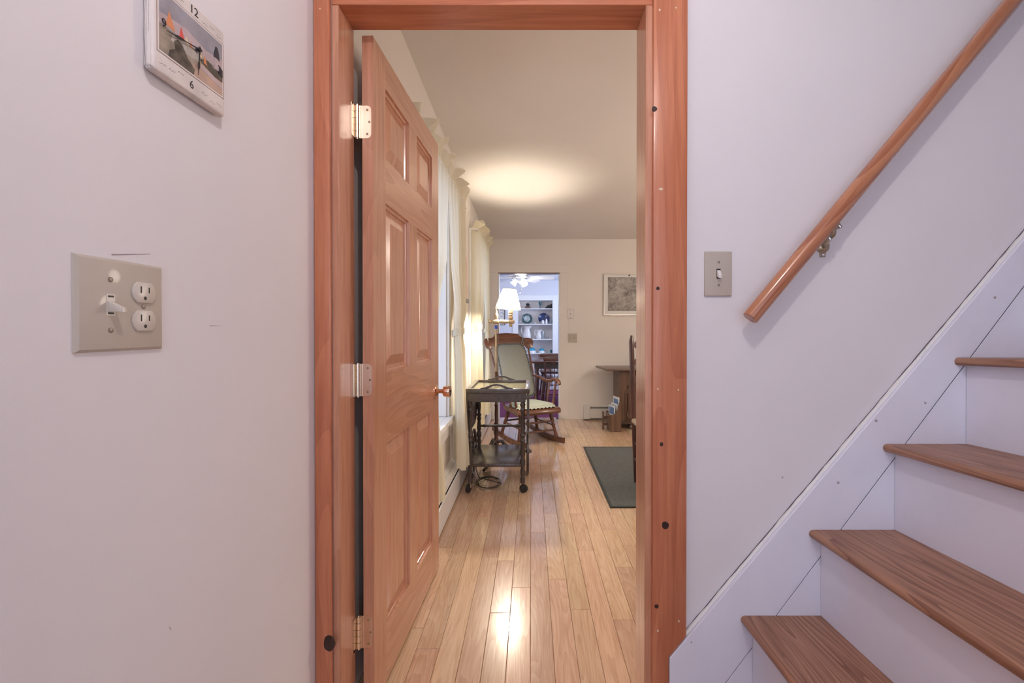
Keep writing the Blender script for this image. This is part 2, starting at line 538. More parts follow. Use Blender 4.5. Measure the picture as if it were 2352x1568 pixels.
# ------------------------------------------------------------------ shell: hall
bm = B(); box(bm, XHL - 0.1, XHL, -1.7, YF, 0, 2.75)
struct('wall_hall_left', bm, 'hall_paint', 'white hall wall at the left carrying clock and outlet plate')
bm = B()
box(bm, XHL - 0.1, JL - 0.02, YW, YF, 0, 2.75)
box(bm, JR + 0.02, 3.4, YW, YF, 0, 4.2)
box(bm, JL - 0.02, JR + 0.02, YW, YF, JT + 0.02, 2.75)
struct('wall_hall_front', bm, 'hall_paint', 'white hall wall around the doorway and beside the stairs')
bm = B(); box(bm, XHL - 0.1, 2.3, -1.7, YW - 0.012, -0.08, -0.001)
struct('floor', bm, 'oak', 'hall floor below the stairs')
bm = B(); box(bm, XHL - 0.1, 0.98, -1.7, YW, 2.50, 2.58); box(bm, 0.98, 2.4, -1.7, YW, 3.9, 4.0); box(bm, 0.90, 0.98, -1.7, YW, 2.58, 4.0)
struct('ceiling', bm, 'hall_paint', 'white hall ceiling above the doorway')

bm = B()
box(bm, XHL - 0.1, -0.5, -1.8, -1.7, 0, 4.0); box(bm, 1.1, 2.5, -1.8, -1.7, 0, 4.0)
box(bm, -0.5, 1.1, -1.8, -1.7, 0, 0.5); box(bm, -0.5, 1.1, -1.8, -1.7, 2.40, 4.0)  # unseen opening, placed so bluish daylight reaches the hall and risers
struct('wall_hall_back', bm, 'hall_paint', 'white hall wall behind the camera with a tall opening added to let daylight in')
bm = B(); box(bm, 2.4, 2.5, -1.7, YW, 0, 4.0)
struct('wall_hall_right', bm, 'hall_paint', 'white hall wall at the head of the stairs')

# ------------------------------------------------------------------ shell: living room
W1 = (2.02, 2.93, 0.545, 2.00)    # window openings: y0, y1, z0, z1
W2 = (4.05, 4.95, 0.545, 2.00)
bm = B()
XO = XLL - 0.20
def wz(y0, y1, z0, z1):
    box(bm, XO, XLL, y0, y1, z0, z1)
wz(YF, W1[0], 0, 2.7); wz(W1[1], W2[0], 0, 2.7); wz(W2[1], YB2, 0, 2.7)
for W in (W1, W2):
    wz(W[0], W[1], 0, W[2]); wz(W[0], W[1], W[3], 2.7)
struct('wall_living_left', bm, 'living_paint', 'cream living room wall with the two curtained windows')
bm = B()
box(bm, XO, OL, YB, YB2, 0, 2.7); box(bm, OR, 4.0, YB, YB2, 0, 2.7); box(bm, OL, OR, YB, YB2, OT, 2.7)
struct('wall_living_back', bm, 'living_paint', 'cream far living room wall with open doorway to the dining room')
bm = B(); box(bm, 3.4, 3.5, YF, YB, 0, 2.7)
struct('wall_living_right', bm, 'living_paint', 'cream living room wall on the right')
bm = B()
y0, y1 = YF - 0.001, YB + 0.05
vsx = [bm.verts.new(p) for p in ((XO, y0, ceil_z(y0)), (3.5, y0, ceil_z(y0)), (3.5, y1, ceil_z(y1)), (XO, y1, ceil_z(y1)),
       (XO, y0, 2.75), (3.5, y0, 2.75), (3.5, y1, 2.75), (XO, y1, 2.75))]
for f in ((0, 3, 2, 1), (4, 5, 6, 7), (0, 1, 5, 4), (1, 2, 6, 5), (2, 3, 7, 6), (3, 0, 4, 7)):
    bm.faces.new([vsx[i] for i in f])
struct('ceiling', bm, 'living_ceiling', 'plastered living room ceiling lit by the floor lamp')

# oak floor: dark bed and separate boards
bm = B(); box(bm, XO, 3.5, YW - 0.010, YB2, -0.08, -0.003)
floor = struct('floor', bm, 'joint', 'blond oak strip floor of the living room')
PW = 0.083
joints = {-6: [1445, 1259], -5: [1493], -4: [1189], -3: [1281], -2: [1410], -1: [1351, 1182], 0: [1224], 1: [1332, 1180],
          2: [1402], 3: [1266, 1180], 4: [1426, 1145], 5: [1304, 1218, 1062], 6: [1253], 7: [1200]}
def plank(x0, x1, y0, y1):
    g = 0.0006
    x0 += g; x1 -= g; y0 += g; y1 -= g
    c = 0.0014
    bm = B()
    cx, cy = (x0 + x1) / 2, (y0 + y1) / 2
    lo = [bm.verts.new((x - cx, y - cy, -0.0025)) for x, y in ((x0, y0), (x1, y0), (x1, y1), (x0, y1))]
    mi = [bm.verts.new((x - cx, y - cy, -0.0012)) for x, y in ((x0, y0), (x1, y0), (x1, y1), (x0, y1))]
    hi = [bm.verts.new((x - cx, y - cy, 0.0)) for x, y in ((x0 + c, y0 + c), (x1 - c, y0 + c), (x1 - c, y1 - c), (x0 + c, y1 - c))]
    bm.faces.new(hi); bm.faces.new(lo[::-1])
    for r0, r1 in ((lo, mi), (mi, hi)):
        for k in range(4):
            bm.faces.new((r0[k], r0[(k + 1) % 4], r1[(k + 1) % 4], r1[k]))
    obj('plank', bm, 'oak', floor, local=True, smooth=False, loc=(cx, cy, 0))
rnd = random.Random(3)
for k in range(-7, 34):
    x0, x1 = -0.003 + PW * k, -0.003 + PW * (k + 1)
    x0 = max(x0, XLL)
    if x1 <= XLL + 0.005 or x0 > 2.7:
        continue
    if x0 > 1.6:
        continue
    ys = sorted(1000 * HC / (j - 755) for j in joints.get(k, []))
    cuts = [YW - 0.010 if JL < (x0 + x1) / 2 < JR else YF]
    for yj in ys:
        if yj > cuts[0] + 0.1:
            cuts.append(yj)
    if not ys:
        cuts.append(cuts[0] + rnd.uniform(0.3, 1.1))
    while cuts[-1] < YB - 0.35:
        cuts.append(min(cuts[-1] + rnd.uniform(0.38, 1.05), YB))
    end = YB2 - 0.003 if OL < x0 and x1 < OR else YB
    if cuts[-1] < end:
        cuts[-1] = end
    for a_, b_ in zip(cuts[:-1], cuts[1:]):
        plank(x0, x1, a_, b_)
bm = B(); box(bm, 1.60, 3.4, YF, YB, -0.003, 0.0)
obj('floor_boards', bm, 'oak', floor, smooth=False)['kind'] = 'stuff'

# ------------------------------------------------------------------ shell: dining room
bm = B()
NL, NR, NT = -0.25, 0.408, 1.706
box(bm, -1.6, NL, YD, YD + 0.1, 0, 2.3); box(bm, NR, 1.9, YD, YD + 0.1, 0, 2.3); box(bm, NL, NR, YD, YD + 0.1, NT, 2.3)
box(bm, NL, NR, YD, YD + 0.1, 0, 0.06)
struct('wall_dining_back', bm, 'dining_paint', 'bluish white dining room wall around the built-in shelves')
bm = B(); box(bm, -1.7, -1.6, YB2, YD + 0.1, 0, 2.3)
struct('wall_dining_left', bm, 'dining_paint', 'bluish white dining room side wall on the left')
bm = B(); box(bm, 1.9, 2.0, YB2, YD + 0.1, 0, 2.3)
struct('wall_dining_right', bm, 'dining_paint', 'bluish white dining room side wall on the right')
bm = B(); box(bm, -1.7, 2.0, YB2, YD + 0.1, 2.09, 2.2)
struct('ceiling', bm, 'dining_paint', 'low bluish white dining room ceiling with fan')
bm = B(); box(bm, -1.7, 2.0, YB2, YD + 0.4, -0.08, -0.001)
struct('floor', bm, 'carpet', 'dark red carpet of the dining room')

# ------------------------------------------------------------------ near doorway: pine casing and jamb
def casing_poly_y(pts, bev=0.004):
    b_ = B()
    prism(b_, pts, 'Y', YC, YW - 0.0005, bev, 2)
    return b_
t1 = thing('trim_1', 'reddish pine casing and jamb around the open doorway', None, (-0.1, YW, 0), kind='structure')
CI = -0.5506
obj('casing_board', casing_poly_y([(XHL + 0.001, 0), (CI, 0), (CI, JT + 0.02), (XHL + 0.001, JT + 0.11)][:2] + [(CI, JT + 0.0195), (XHL + 0.001, JT + 0.0645)]), 'pine_z', t1)
sk0, skz, skm = 0.381, 0.259, 1.1915
def skirt_z(x):
    return skz + skm * (x - sk0)
CR0, CR1 = 0.3337, 0.4279
obj('casing_board', casing_poly_y([(CR0, 0), (sk0 - 0.001, 0), (sk0 - 0.001, skz), (CR1, skirt_z(CR1) + 0.003), (CR1, JT + 0.114), (CR0, JT + 0.0195)]), 'pine_z', t1)
obj('head_casing', casing_poly_y([(CI, JT + 0.020), (CR0, JT + 0.020), (CR1, JT + 0.1145), (XHL + 0.001, JT + 0.1145), (XHL + 0.001, JT + 0.065)]), 'pine_x', t1)
bm = B(); box(bm, JL - 0.0198, JL, YW - 0.003, YF - 0.002, 0, JT, 0.0015)
obj('jamb', bm, 'fir_z', t1)
bm = B(); box(bm, JR, JR + 0.0198, YW - 0.003, YF - 0.002, 0, JT, 0.0015)
obj('jamb', bm, 'fir_z', t1)
bm = B(); box(bm, JL - 0.0198, JR + 0.0198, YW - 0.003, YF - 0.002, JT, JT + 0.0198, 0.0015)
obj('head_jamb', bm, 'pine_x', t1)
def spot(px, py, rx, ry, mat, name, parent=t1, Y=YC, th=0.0006, n=22):
    p = at(px, py, Y)
    s = Y / F
    b_ = B()
    pts = [(p.x + rx * s * math.cos(2 * PI * k / n) * (1 + 0.08 * math.sin(3 * 2 * PI * k / n + px)), p.z + ry * s * math.sin(2 * PI * k / n) * (1 + 0.07 * math.cos(2 * 2 * PI * k / n + px))) for k in range(n)]
    prism(b_, pts, 'Y', Y - th, Y + 0.002)
    return obj(name, b_, mat, parent)
for a in ((756, 1477, 13, 18), (1503, 250, 6, 6), (1511, 662, 4, 4), (1519.5, 1020, 4, 5), (1528, 1206, 8, 9), (1508, 1392, 5, 5)):
    spot(*a, 'knot', 'knot')
for a in ((1515, 23, 2, 3), (1553, 18, 2, 2), (1518, 434, 5, 3), (1511, 893, 2, 2), (1558, 895, 2, 2), (1511, 1448, 2, 3), (1559, 1426, 2, 3), (735, 20, 1.5, 2)):
    spot(*a, 'filler', 'filled_nail_hole')

# ------------------------------------------------------------------ the six-panel door
DH, DW, DT = 2.0375, 0.788, 0.034
DOOR = thing('door_1', 'six-panel fir door standing open against the living room wall', None, (-0.477, 1.318, 0.0115), math.radians(-2.1), kind='structure')
zb = 0.0115
rails_z = [(0.0, 0.187 - zb), (0.792 - zb, 1.022 - zb), (1.573 - zb, 1.715 - zb), (1.945 - zb, DH)]
st = [(0.0, 0.103), (0.341, 0.441), (0.674, DW)]
for i, (a, b) in enumerate(st):
    if i == 1:
        for (za, zc) in ((rails_z[0][1], rails_z[1][0]), (rails_z[1][1], rails_z[2][0]), (rails_z[2][1], rails_z[3][0])):
            bm = B(); box(bm, -DT, 0, a, b, za, zc)
            obj('mullion', bm, 'fir_z', DOOR, local=True, smooth=False)
    else:
        bm = B(); box(bm, -DT, 0, a, b, 0, DH, 0.001)
        obj('stile', bm, 'fir_z', DOOR, local=True, smooth=False)
for (za, zc) in rails_z:
    bm = B(); box(bm, -DT, -0.0004, 0.103, 0.674, za, zc)
    obj('rail', bm, 'fir_y', DOOR, local=True, smooth=False)
def door_panel(ya, yb, za, zc):
    b_ = B()
    steps = [(0, -0.0004), (0.0015, -0.008), (0.010, -0.0105), (0.012, -0.016), (0.020, -0.016), (0.052, -0.006), (0.054, -0.005)]
    rings = []
    for ins, x in steps:
        rings.append([b_.verts.new((x, y, z)) for y, z in ((ya + ins, za + ins), (yb - ins, za + ins), (yb - ins, zc - ins), (ya + ins, zc - ins))])
    for r0, r1 in zip(rings[:-1], rings[1:]):
        for k in range(4):
            b_.faces.new((r0[k], r0[(k + 1) % 4], r1[(k + 1) % 4], r1[k]))
    b_.faces.new(rings[-1])
    bk = [b_.verts.new((-DT + 0.008, y, z)) for y, z in ((ya, za), (yb, za), (yb, zc), (ya, zc))]
    b_.faces.new(bk[::-1])
    for k in range(4):
        b_.faces.new((bk[k], bk[(k + 1) % 4], rings[0][(k + 1) % 4], rings[0][k]))
    bmesh.ops.recalc_face_normals(b_, faces=b_.faces)
    return obj('panel', b_, 'fir_z', DOOR, local=True, smooth=False)
for (ya, yb) in ((0.103, 0.341), (0.441, 0.674)):
    for r0, r1 in zip(rails_z[:-1], rails_z[1:]):
        door_panel(ya, yb, r0[1], r1[0])
# knob: local x is out of the door face
KY, KZ = 0.735, 0.871 - zb
bm = B(); lathe(bm, [(0.031, 0), (0.031, 0.003), (0.024, 0.007), (0.014, 0.012)], (0, KY, KZ), (1, 0, 0), 24)
kn = obj('knob_rosette', bm, 'copper', DOOR, local=True)
bm = B(); lathe(bm, [(0.010, 0.009), (0.010, 0.030), (0.013, 0.034), (0.025, 0.039), (0.0265, 0.046), (0.027, 0.066), (0.025, 0.070), (0.010, 0.071), (0.001, 0.0715)], (0, KY, KZ), (1, 0, 0), 24)
kb = obj('knob', bm, 'copper', DOOR, local=True)
bm = B(); lathe(bm, [(0.007, 0.0712), (0.007, 0.0726), (0.001, 0.0727)], (0, KY, KZ), (1, 0, 0), 14)
obj('privacy_pin', bm, 'black', kb, local=True)
# hinges
for zc in (1.788 - zb, 1.010 - zb, 0.2445 - zb):
    h = 0.049
    bm = B()
    pts = [(-0.034, zc - h), (-0.017, zc - h)] + [(-0.017 + 0.012 * math.sin(t), zc - h + 0.012 * (1 - math.cos(t))) for t in (0.5, 1.0, 1.57)]
    pts += [(-0.005, zc + h - 0.012)] + [(-0.017 + 0.012 * math.cos(t), zc + h - 0.012 + 0.012 * math.sin(t)) for t in (0.5, 1.0, 1.57)] + [(-0.034, zc + h)]
    prism(bm, pts, 'Y', -0.0022, -0.0001)
    hg = obj('hinge', bm, 'brass', DOOR, local=True, smooth=False)
    bm = B()
    kk = h * 2 / 5
    for q in range(5):
        tube(bm, [(-0.0460, -0.005, zc - h + kk * q + 0.0006), (-0.0460, -0.005, zc - h + kk * (q + 1) - 0.0006)], 0.0068, 12)
    tube(bm, [(-0.0460, -0.005, zc - h - 0.003), (-0.0460, -0.005, zc + h + 0.003)], 0.0042, 10)
    obj('hinge_barrel', bm, 'brass', hg, local=True)
    bm = B(); box(bm, -0.0460, -0.033, -0.0035, -0.0015, zc - h, zc + h)
    box(bm, -0.0535, -0.0515, -0.030, -0.004, zc - h, zc + h)
    obj('hinge_leaf', bm, 'brass', hg, local=True, smooth=False)
    for sx, sz in ((-0.017, 0.036), (-0.0105, 0.0), (-0.017, -0.036)):
        bm = B(); lathe(bm, [(0.0036, 0.0), (0.0036, 0.0008), (0.001, 0.0012)], (sx, -0.0021, zc + sz), (0, -1, 0), 10)
        obj('screw', bm, 'oldbrass', hg, local=True)

# ------------------------------------------------------------------ staircase
ST = thing('staircase', 'steep white staircase with brown wooden treads climbing right along the wall', 'staircase', (1.2, 0.9, 0))
SX, SZ = 163 / 840, 198.4 / 840
NX, NZ = 0.575, 0.378
TIL = 0.045
YN = 0.22
def tilt(bm_):
    for v in bm_.verts:
        v.co.z += (YS - v.co.y) * TIL
for i in range(-1, 8):
    nx, nz = NX + SX * i - (0.0075 if i == 1 else 0), NZ + SZ * i
    bm = B()
    th = 0.022
    bx_ = nx + SX + 0.034 + (0.0075 if i == 1 else -0.0075 if i == 0 else 0)
    pr = [(bx_, nz), (bx_, nz - th)]
    pr += [(nx + 0.011 - 0.011 * math.sin(a), nz - 0.011 - 0.011 * math.cos(a)) for a in (0, 0.5, 1.0, 1.57, 2.1, 2.6, 3.14)]
    prism(bm, pr, 'Y', YN, YS - 0.0005)
    tilt(bm)
    obj('tread', bm, 'tread', ST)
    bm = B()
    box(bm, nx + 0.033, nx + 0.050, YN + 0.01, YS - 0.0012, nz - SZ + 0.0005, nz - th - 0.0004)
    tilt(bm)
    obj('riser', bm, 'stair_paint', ST, smooth=False)
    # a painted side strip closes the open side of each step
    bm = B(); box(bm, nx + 0.052, 2.35 if i < 7 else nx + 0.3, YN + 0.01, YN + 0.03, nz - SZ + 0.0005, nz - th - 0.0004)
    tilt(bm)
    obj('side_panel', bm, 'stair_paint', ST, smooth=False)
# skirt board: two boards with a hairline seam between them
def seam(x):
    return 0.383 + 1.343 * (x - 0.679)
XE = 2.2
g = 0.0009
xm = 0.679 - 0.383 / 1.343
bm = B()
prism(bm, [(sk0, 0.0005), (xm - g, 0.0005), (XE, seam(XE) + g), (XE, skirt_z(XE)), (sk0, skz)] if seam(XE) < skirt_z(XE) else
      [(sk0, 0.0005), (xm - g, 0.0005), (1.55, seam(1.55) + g), (1.55, skirt_z(1.55)), (sk0, skz)], 'Y', YS, YW - 0.0004, 0.0015)
sb = obj('skirt_board', bm, 'stair_paint', ST, smooth=False)
bm = B()
if seam(XE) < skirt_z(XE):
    prism(bm, [(xm + g, 0.0005), (XE, 0.0005), (XE, seam(XE) - g)], 'Y', YS, YW - 0.0004, 0.0008)
else:
    prism(bm, [(xm + g, 0.0005), (XE, 0.0005), (XE, skirt_z(XE)), (1.552, skirt_z(1.552)), (1.552, seam(1.55) - g)], 'Y', YS, YW - 0.0004, 0.0008)
obj('skirt_board', bm, 'stair_paint', ST, smooth=False)
# lumpy caulk bead on the top edge of the skirt
bm = B()
pts, rr = [], []
rnd = random.Random(5)
for k in range(80):
    x = sk0 + 0.02 + (1.6 - sk0) * k / 79
    pts.append((x, YW - 0.0064, skirt_z(x) + 0.0015))
    rr.append(0.0035 + rnd.uniform(0, 0.0022))
tube(bm, pts, rr, 6)
obj('caulk_bead', bm, 'white_trim', ST)
bm = B()
pts = []
for k in range(60):
    x = sk0 + 0.02 + (1.55 - sk0) * k / 59
    pts.append((x, YW - 0.0011, skirt_z(x) + 0.0066 + rnd.uniform(-0.0012, 0.0012)))
tube(bm, pts, 0.0009, 5)
obj('paint_crack', bm, 'crack', ST)
for px, py, r in ((2125, 925, 2.5), (1925, 1108, 3), (2012, 966, 3), (1588, 1474, 2), (2285, 683, 3), (1797, 1096, 2)):
    p = at(px, py, YS)
    y_ = YS if p.z < skirt_z(p.x) else YW
    p = at(px, py, y_)
    bm = B(); lathe(bm, [(r * 0.0012, 0), (r * 0.0012, 0.0008)], (p.x, y_ - 0.0001, p.z), (0, -1, 0), 8)
    obj('nail_mark', bm, 'scuff', ST)

# ------------------------------------------------------------------ handrail
YR = YW - 0.052
p0, p1 = at(1722.5, 731, YR), at(2326, 2, YR)
d = (p1 - p0)
hr_root = thing('handrail', 'round varnished wooden handrail on a brass bracket above the stairs', 'handrail', tuple(p0))
L = d.length * 1.9
ax = d.normalized()
bm = B()
lathe(bm, [(0.0185, 0), (0.0203, 0.0015), (0.0205, 0.003), (0.0205, L - 0.003), (0.0185, L)], (0, 0, 0), (1, 0, 0), 32)
ro = obj('rail', bm, 'rail', hr_root, local=True, rot=(0, -math.atan2(ax.z, ax.x), 0))
def bracket(c):
    # c: point on the rail axis; wall rosette below, arm curving up to a saddle under the rail
    wall_p = Vector((c.x + 0.018, YW, c.z - 0.052))
    sad = c + Vector((0.012, 0, -0.0225))
    bm_ = B()
    tube(bm_, [wall_p + Vector((0, -0.004, 0)), wall_p + Vector((-0.004, -0.022, 0.004)), wall_p + Vector((-0.008, -0.040, 0.012)),
               Vector((sad.x, sad.y, sad.z - 0.010)), sad], [0.0075, 0.006, 0.0055, 0.006, 0.0085], 10)
    arm = obj('bracket_arm', bm_, 'oldbrass', hr_root)
    bm_ = B(); lathe(bm_, [(0.019, 0), (0.019, 0.003), (0.013, 0.007), (0.008, 0.009)], wall_p, (0, -1, 0), 18)
    prism(bm_, [(wall_p.x - 0.007, wall_p.z - 0.030), (wall_p.x + 0.007, wall_p.z - 0.030), (wall_p.x + 0.010, wall_p.z), (wall_p.x + 0.007, wall_p.z + 0.030), (wall_p.x - 0.007, wall_p.z + 0.030), (wall_p.x - 0.010, wall_p.z)], 'Y', YW - 0.004, YW)
    obj('bracket_plate', bm_, 'oldbrass', arm)
    for s in (-1, 1):
        bm_ = B(); lathe(bm_, [(0.0055, 0), (0.0055, 0.002), (0.004, 0.005), (0.001, 0.006)], wall_p + Vector((0, -0.0035, 0.024 * s)), (0, -1, 0), 10)
        obj('screw', bm_, 'nickel', arm)
    bm_ = B()
    a = ax
    tube(bm_, [sad - a * 0.026, sad + a * 0.026], 0.0048, 8)
    obj('bracket_saddle', bm_, 'oldbrass', arm)
    for s in (-1, 1):
        bm_ = B(); lathe(bm_, [(0.0055, -0.003), (0.0055, 0.004), (0.003, 0.006)], sad + a * 0.021 * s + Vector((0.003, -0.001, -0.003)), (0.5, -0.2, -0.85), 10)
        obj('screw', bm_, 'nickel', arm)
bracket(at(1903, 512, YR))
bracket(at(1903, 512, YR) + ax * 0.95)

# ------------------------------------------------------------------ switch plate by the stairs
def slot_screw(p, axis, r, parent, ang):
    bm_ = B(); lathe(bm_, [(r, -0.0005), (r, 0.0006), (r * 0.6, 0.0011)], p, axis, 12)
    s_ = obj('screw', bm_, 'screw', parent)
    return s_
pa, pb = at(1618.5, 577, YW - 0.005), at(1681, 680, YW - 0.005)
cx, cz = (pa.x + pb.x) / 2, (pa.z + pb.z) / 2
hw, hh = (pb.x - pa.x) / 2, (pa.z - pb.z) / 2
SW = thing('light_switch', 'ivory single toggle switch plate on the wall between doorway and handrail', 'light switch', (cx, YW, cz))
bm = B(); box(bm, cx - hw, cx + hw, YW - 0.0065, YW - 0.0001, cz - hh, cz + hh, 0.003, 3)
obj('wall_plate', bm, 'plate', SW)
bm = B(); box(bm, cx - 0.0055, cx + 0.0055, YW - 0.0072, YW - 0.006, cz - 0.0135, cz + 0.0135)
obj('toggle_slot', bm, 'black', SW, smooth=False)
bm = B(); prism(bm, [(YW - 0.006, cz + 0.010), (YW - 0.010, cz + 0.009), (YW - 0.020, cz - 0.006), (YW - 0.0185, cz - 0.013), (YW - 0.006, cz - 0.009)], 'X', cx - 0.0045, cx + 0.0045, 0.0012, 2)
obj('toggle', bm, 'device_white', SW)
for s in (-1, 1):
    slot_screw((cx, YW - 0.0065, cz + 0.0315 * s), (0, -1, 0), 0.0036, SW, 0.7)

# ------------------------------------------------------------------ combination plate on the left wall
y0, y1 = 0.5477 * F / 970, 0.6787 * F / 970
pc = HC + 0.0335
hh = 0.0655
yc = (y0 + y1) / 2
PLT = thing('switch_outlet_plate', 'large ivory wall plate with one toggle switch and two outlets', 'wall plate', (XHL, yc, pc))
xf = XHL + 0.007
bm = B()
rings = []
for ins, x in ((0, XHL + 0.0001), (0.0008, XHL + 0.0025), (0.004, XHL + 0.0058), (0.0085, xf)):
    rings.append([bm.verts.new((x, y, z)) for y, z in ((y0 + ins, pc - hh + ins), (y1 - ins, pc - hh + ins), (y1 - ins, pc + hh - ins), (y0 + ins, pc + hh - ins))])
for r0, r1 in zip(rings[:-1], rings[1:]):
    for k in range(4):
        bm.faces.new((r0[k], r0[(k + 1) % 4], r1[(k + 1) % 4], r1[k]))
bm.faces.new(rings[-1]); bm.faces.new(rings[0][::-1])
obj('wall_plate', bm, 'plate', PLT, angle=25)
ty = 0.5916 * F / 970
bm = B(); box(bm, xf - 0.001, xf + 0.0006, ty - 0.0062, ty + 0.0062, pc - 0.0150, pc + 0.0150)
obj('toggle_frame', bm, 'device', PLT, smooth=False)
for s in (-1, 1):
    bm = B(); box(bm, xf, xf + 0.0009, ty - 0.0042, ty + 0.0042, pc + 0.0118 * s - 0.0012, pc + 0.0118 * s + 0.0012)
    obj('toggle_slot', bm, 'black', PLT, smooth=False)
bm = B(); prism(bm, [(xf, pc + 0.006), (xf + 0.019, pc - 0.004), (xf + 0.0195, pc - 0.010), (xf, pc - 0.010)], 'Y', ty - 0.0042, ty + 0.0042, 0.0012, 2)
obj('toggle', bm, 'device', PLT)
for s in (-1, 1):
    slot_screw((xf, ty, pc + 0.0355 * s), (1, 0, 0), 0.0036, PLT, 0)
oy = 0.6416 * F / 970
slot_screw((xf, oy, pc), (1, 0, 0), 0.0034, PLT, 0)
for s in (-1, 1):
    zc = pc + 0.0212 * s
    R_, hb = 0.0193, 0.0155
    a = math.asin(hb / R_)
    pts = [(oy + R_ * math.cos(t), zc + R_ * math.sin(t)) for t in [-a + 2 * a * k / 10 for k in range(11)]]
    pts += [(oy - R_ * math.cos(t), zc + R_ * math.sin(t)) for t in [a - 2 * a * k / 10 for k in range(11)]]
    bm = B(); prism(bm, pts, 'X', xf - 0.001, xf + 0.0032, 0.001, 2)
    ot = obj('outlet', bm, 'device', PLT)
    for sy_, hgt in ((-0.0068, 0.0050), (0.0068, 0.0042)):
        bm = B(); box(bm, xf + 0.003, xf + 0.0034, oy + sy_ - 0.0011, oy + sy_ + 0.0011, zc + 0.004 - hgt, zc + 0.004 + hgt)
        obj('slot', bm, 'black', ot, smooth=False)
    bm = B(); prism(bm, ellipse(oy, zc - 0.0085, 0.0024, 0.0029, 12), 'X', xf + 0.003, xf + 0.0034)
    obj('ground_hole', bm, 'black', ot, smooth=False)

# ------------------------------------------------------------------ clock
K = F / 970
cy0, cy1 = 0.668, 0.826
cz0, cz1 = HC + 0.3985, HC + 0.5585
CX = XHL + 0.018
CLK = thing('wall_clock', 'square tumbled stone wall clock with sailboat and lighthouse picture', 'clock', (XHL, (cy0 + cy1) / 2, cz0))
bm = B(); box(bm, XHL + 0.003, CX, cy0, cy1, cz0, cz1, 0.006, 4)
rnd = random.Random(11)
bmesh.ops.subdivide_edges(bm, edges=bm.edges[:], cuts=2, use_grid_fill=True)
for v in bm.verts:
    if v.co.x < CX - 0.002:
        v.co += Vector((rnd.uniform(-1, 0), rnd.uniform(-1, 1), rnd.uniform(-1, 1))) * 0.0012
st_ = obj('stone_tile', bm, 'stone', CLK, angle=60)
py0, py1 = 0.6790, 0.8170
pz0, pz1 = HC + 0.4345, HC + 0.5290
def uv(u, v):
    return (py0 + (py1 - py0) * u, pz0 + (pz1 - pz0) * v)
lay = [0]
def art(name, pts, mat, parent):
    lay[0] += 1
    b_ = B()
    prism(b_, [uv(*p) for p in pts], 'X', CX - 0.0005, CX + 0.0004 + 0.00006 * lay[0])
    return obj(name, b_, mat, parent, smooth=False)
e_ = 0.012
pr = art('picture_border', [(-0.03, -0.04), (1.03, -0.04), (1.03, 1.04), (-0.03, 1.04)], 'sepia', CLK)
art('picture_margin', [(-0.022, -0.03), (1.022, -0.03), (1.022, 1.03), (-0.022, 1.03)], 'stone', pr)
art('sky', [(0, 0.40), (1, 0.40), (1, 1), (0, 1)], 'art_sky', pr)
art('cloud', [(0, 0.42), (0.3, 0.47), (0.6, 0.44), (1, 0.47), (1, 0.70), (0.7, 0.62), (0.4, 0.72), (0, 0.62)], 'art_mauve', pr)
art('sea', [(0, 0), (1, 0), (1, 0.45), (0.5, 0.48), (0, 0.45)], 'art_sea', pr)
art('beach', [(0.46, 0), (1, 0), (1, 0.30), (0.72, 0.34), (0.55, 0.28), (0.48, 0.14)], 'art_sand', pr)
art('surf', [(0.16, 0.30), (0.34, 0.26), (0.58, 0.30), (0.62, 0.44), (0.36, 0.45), (0.18, 0.42)], 'art_foam', pr)
art('rocks', [(0.12, 0.0), (0.50, 0.0), (0.52, 0.10), (0.40, 0.22), (0.33, 0.36), (0.26, 0.40), (0.20, 0.32), (0.22, 0.20), (0.14, 0.12)], 'art_rock', pr)
art('headland', [(0.58, 0.36), (0.70, 0.30), (0.86, 0.26), (1, 0.26), (1, 0.42), (0.84, 0.40), (0.74, 0.46), (0.66, 0.42)], 'art_rock', pr)
art('shore_path', [(0.60, 0.22), (0.86, 0.16), (1, 0.12), (1, 0.20), (0.80, 0.26), (0.62, 0.28)], 'art_mauve', pr)
for (u0, u1, z0, z1, mt) in ((0.09, 0.22, 0.50, 0.76, 'art_orange'), (0.28, 0.36, 0.48, 0.66, 'art_red'), (0.36, 0.43, 0.46, 0.58, 'art_cream'), (0.44, 0.48, 0.46, 0.56, 'art_orange'), (0.52, 0.56, 0.45, 0.53, 'art_dark'), (0.66, 0.72, 0.36, 0.50, 'art_orange'), (0.60, 0.64, 0.42, 0.52, 'art_cream')):
    art('sail', [(u0, z0), (u1, z0 - 0.01), (u0 + (u1 - u0) * 0.35, z1)], mt, pr)
art('lighthouse', [(0.845, 0.42), (0.935, 0.42), (0.92, 0.66), (0.86, 0.66)], 'art_mauve', pr)
art('lighthouse_cap', [(0.84, 0.64), (0.945, 0.64), (0.935, 0.74), (0.905, 0.86), (0.875, 0.86), (0.85, 0.74)], 'art_dark', pr)
art('keeper_hut', [(0.93, 0.36), (1.0, 0.36), (1.0, 0.50), (0.95, 0.52)], 'art_dark', pr)

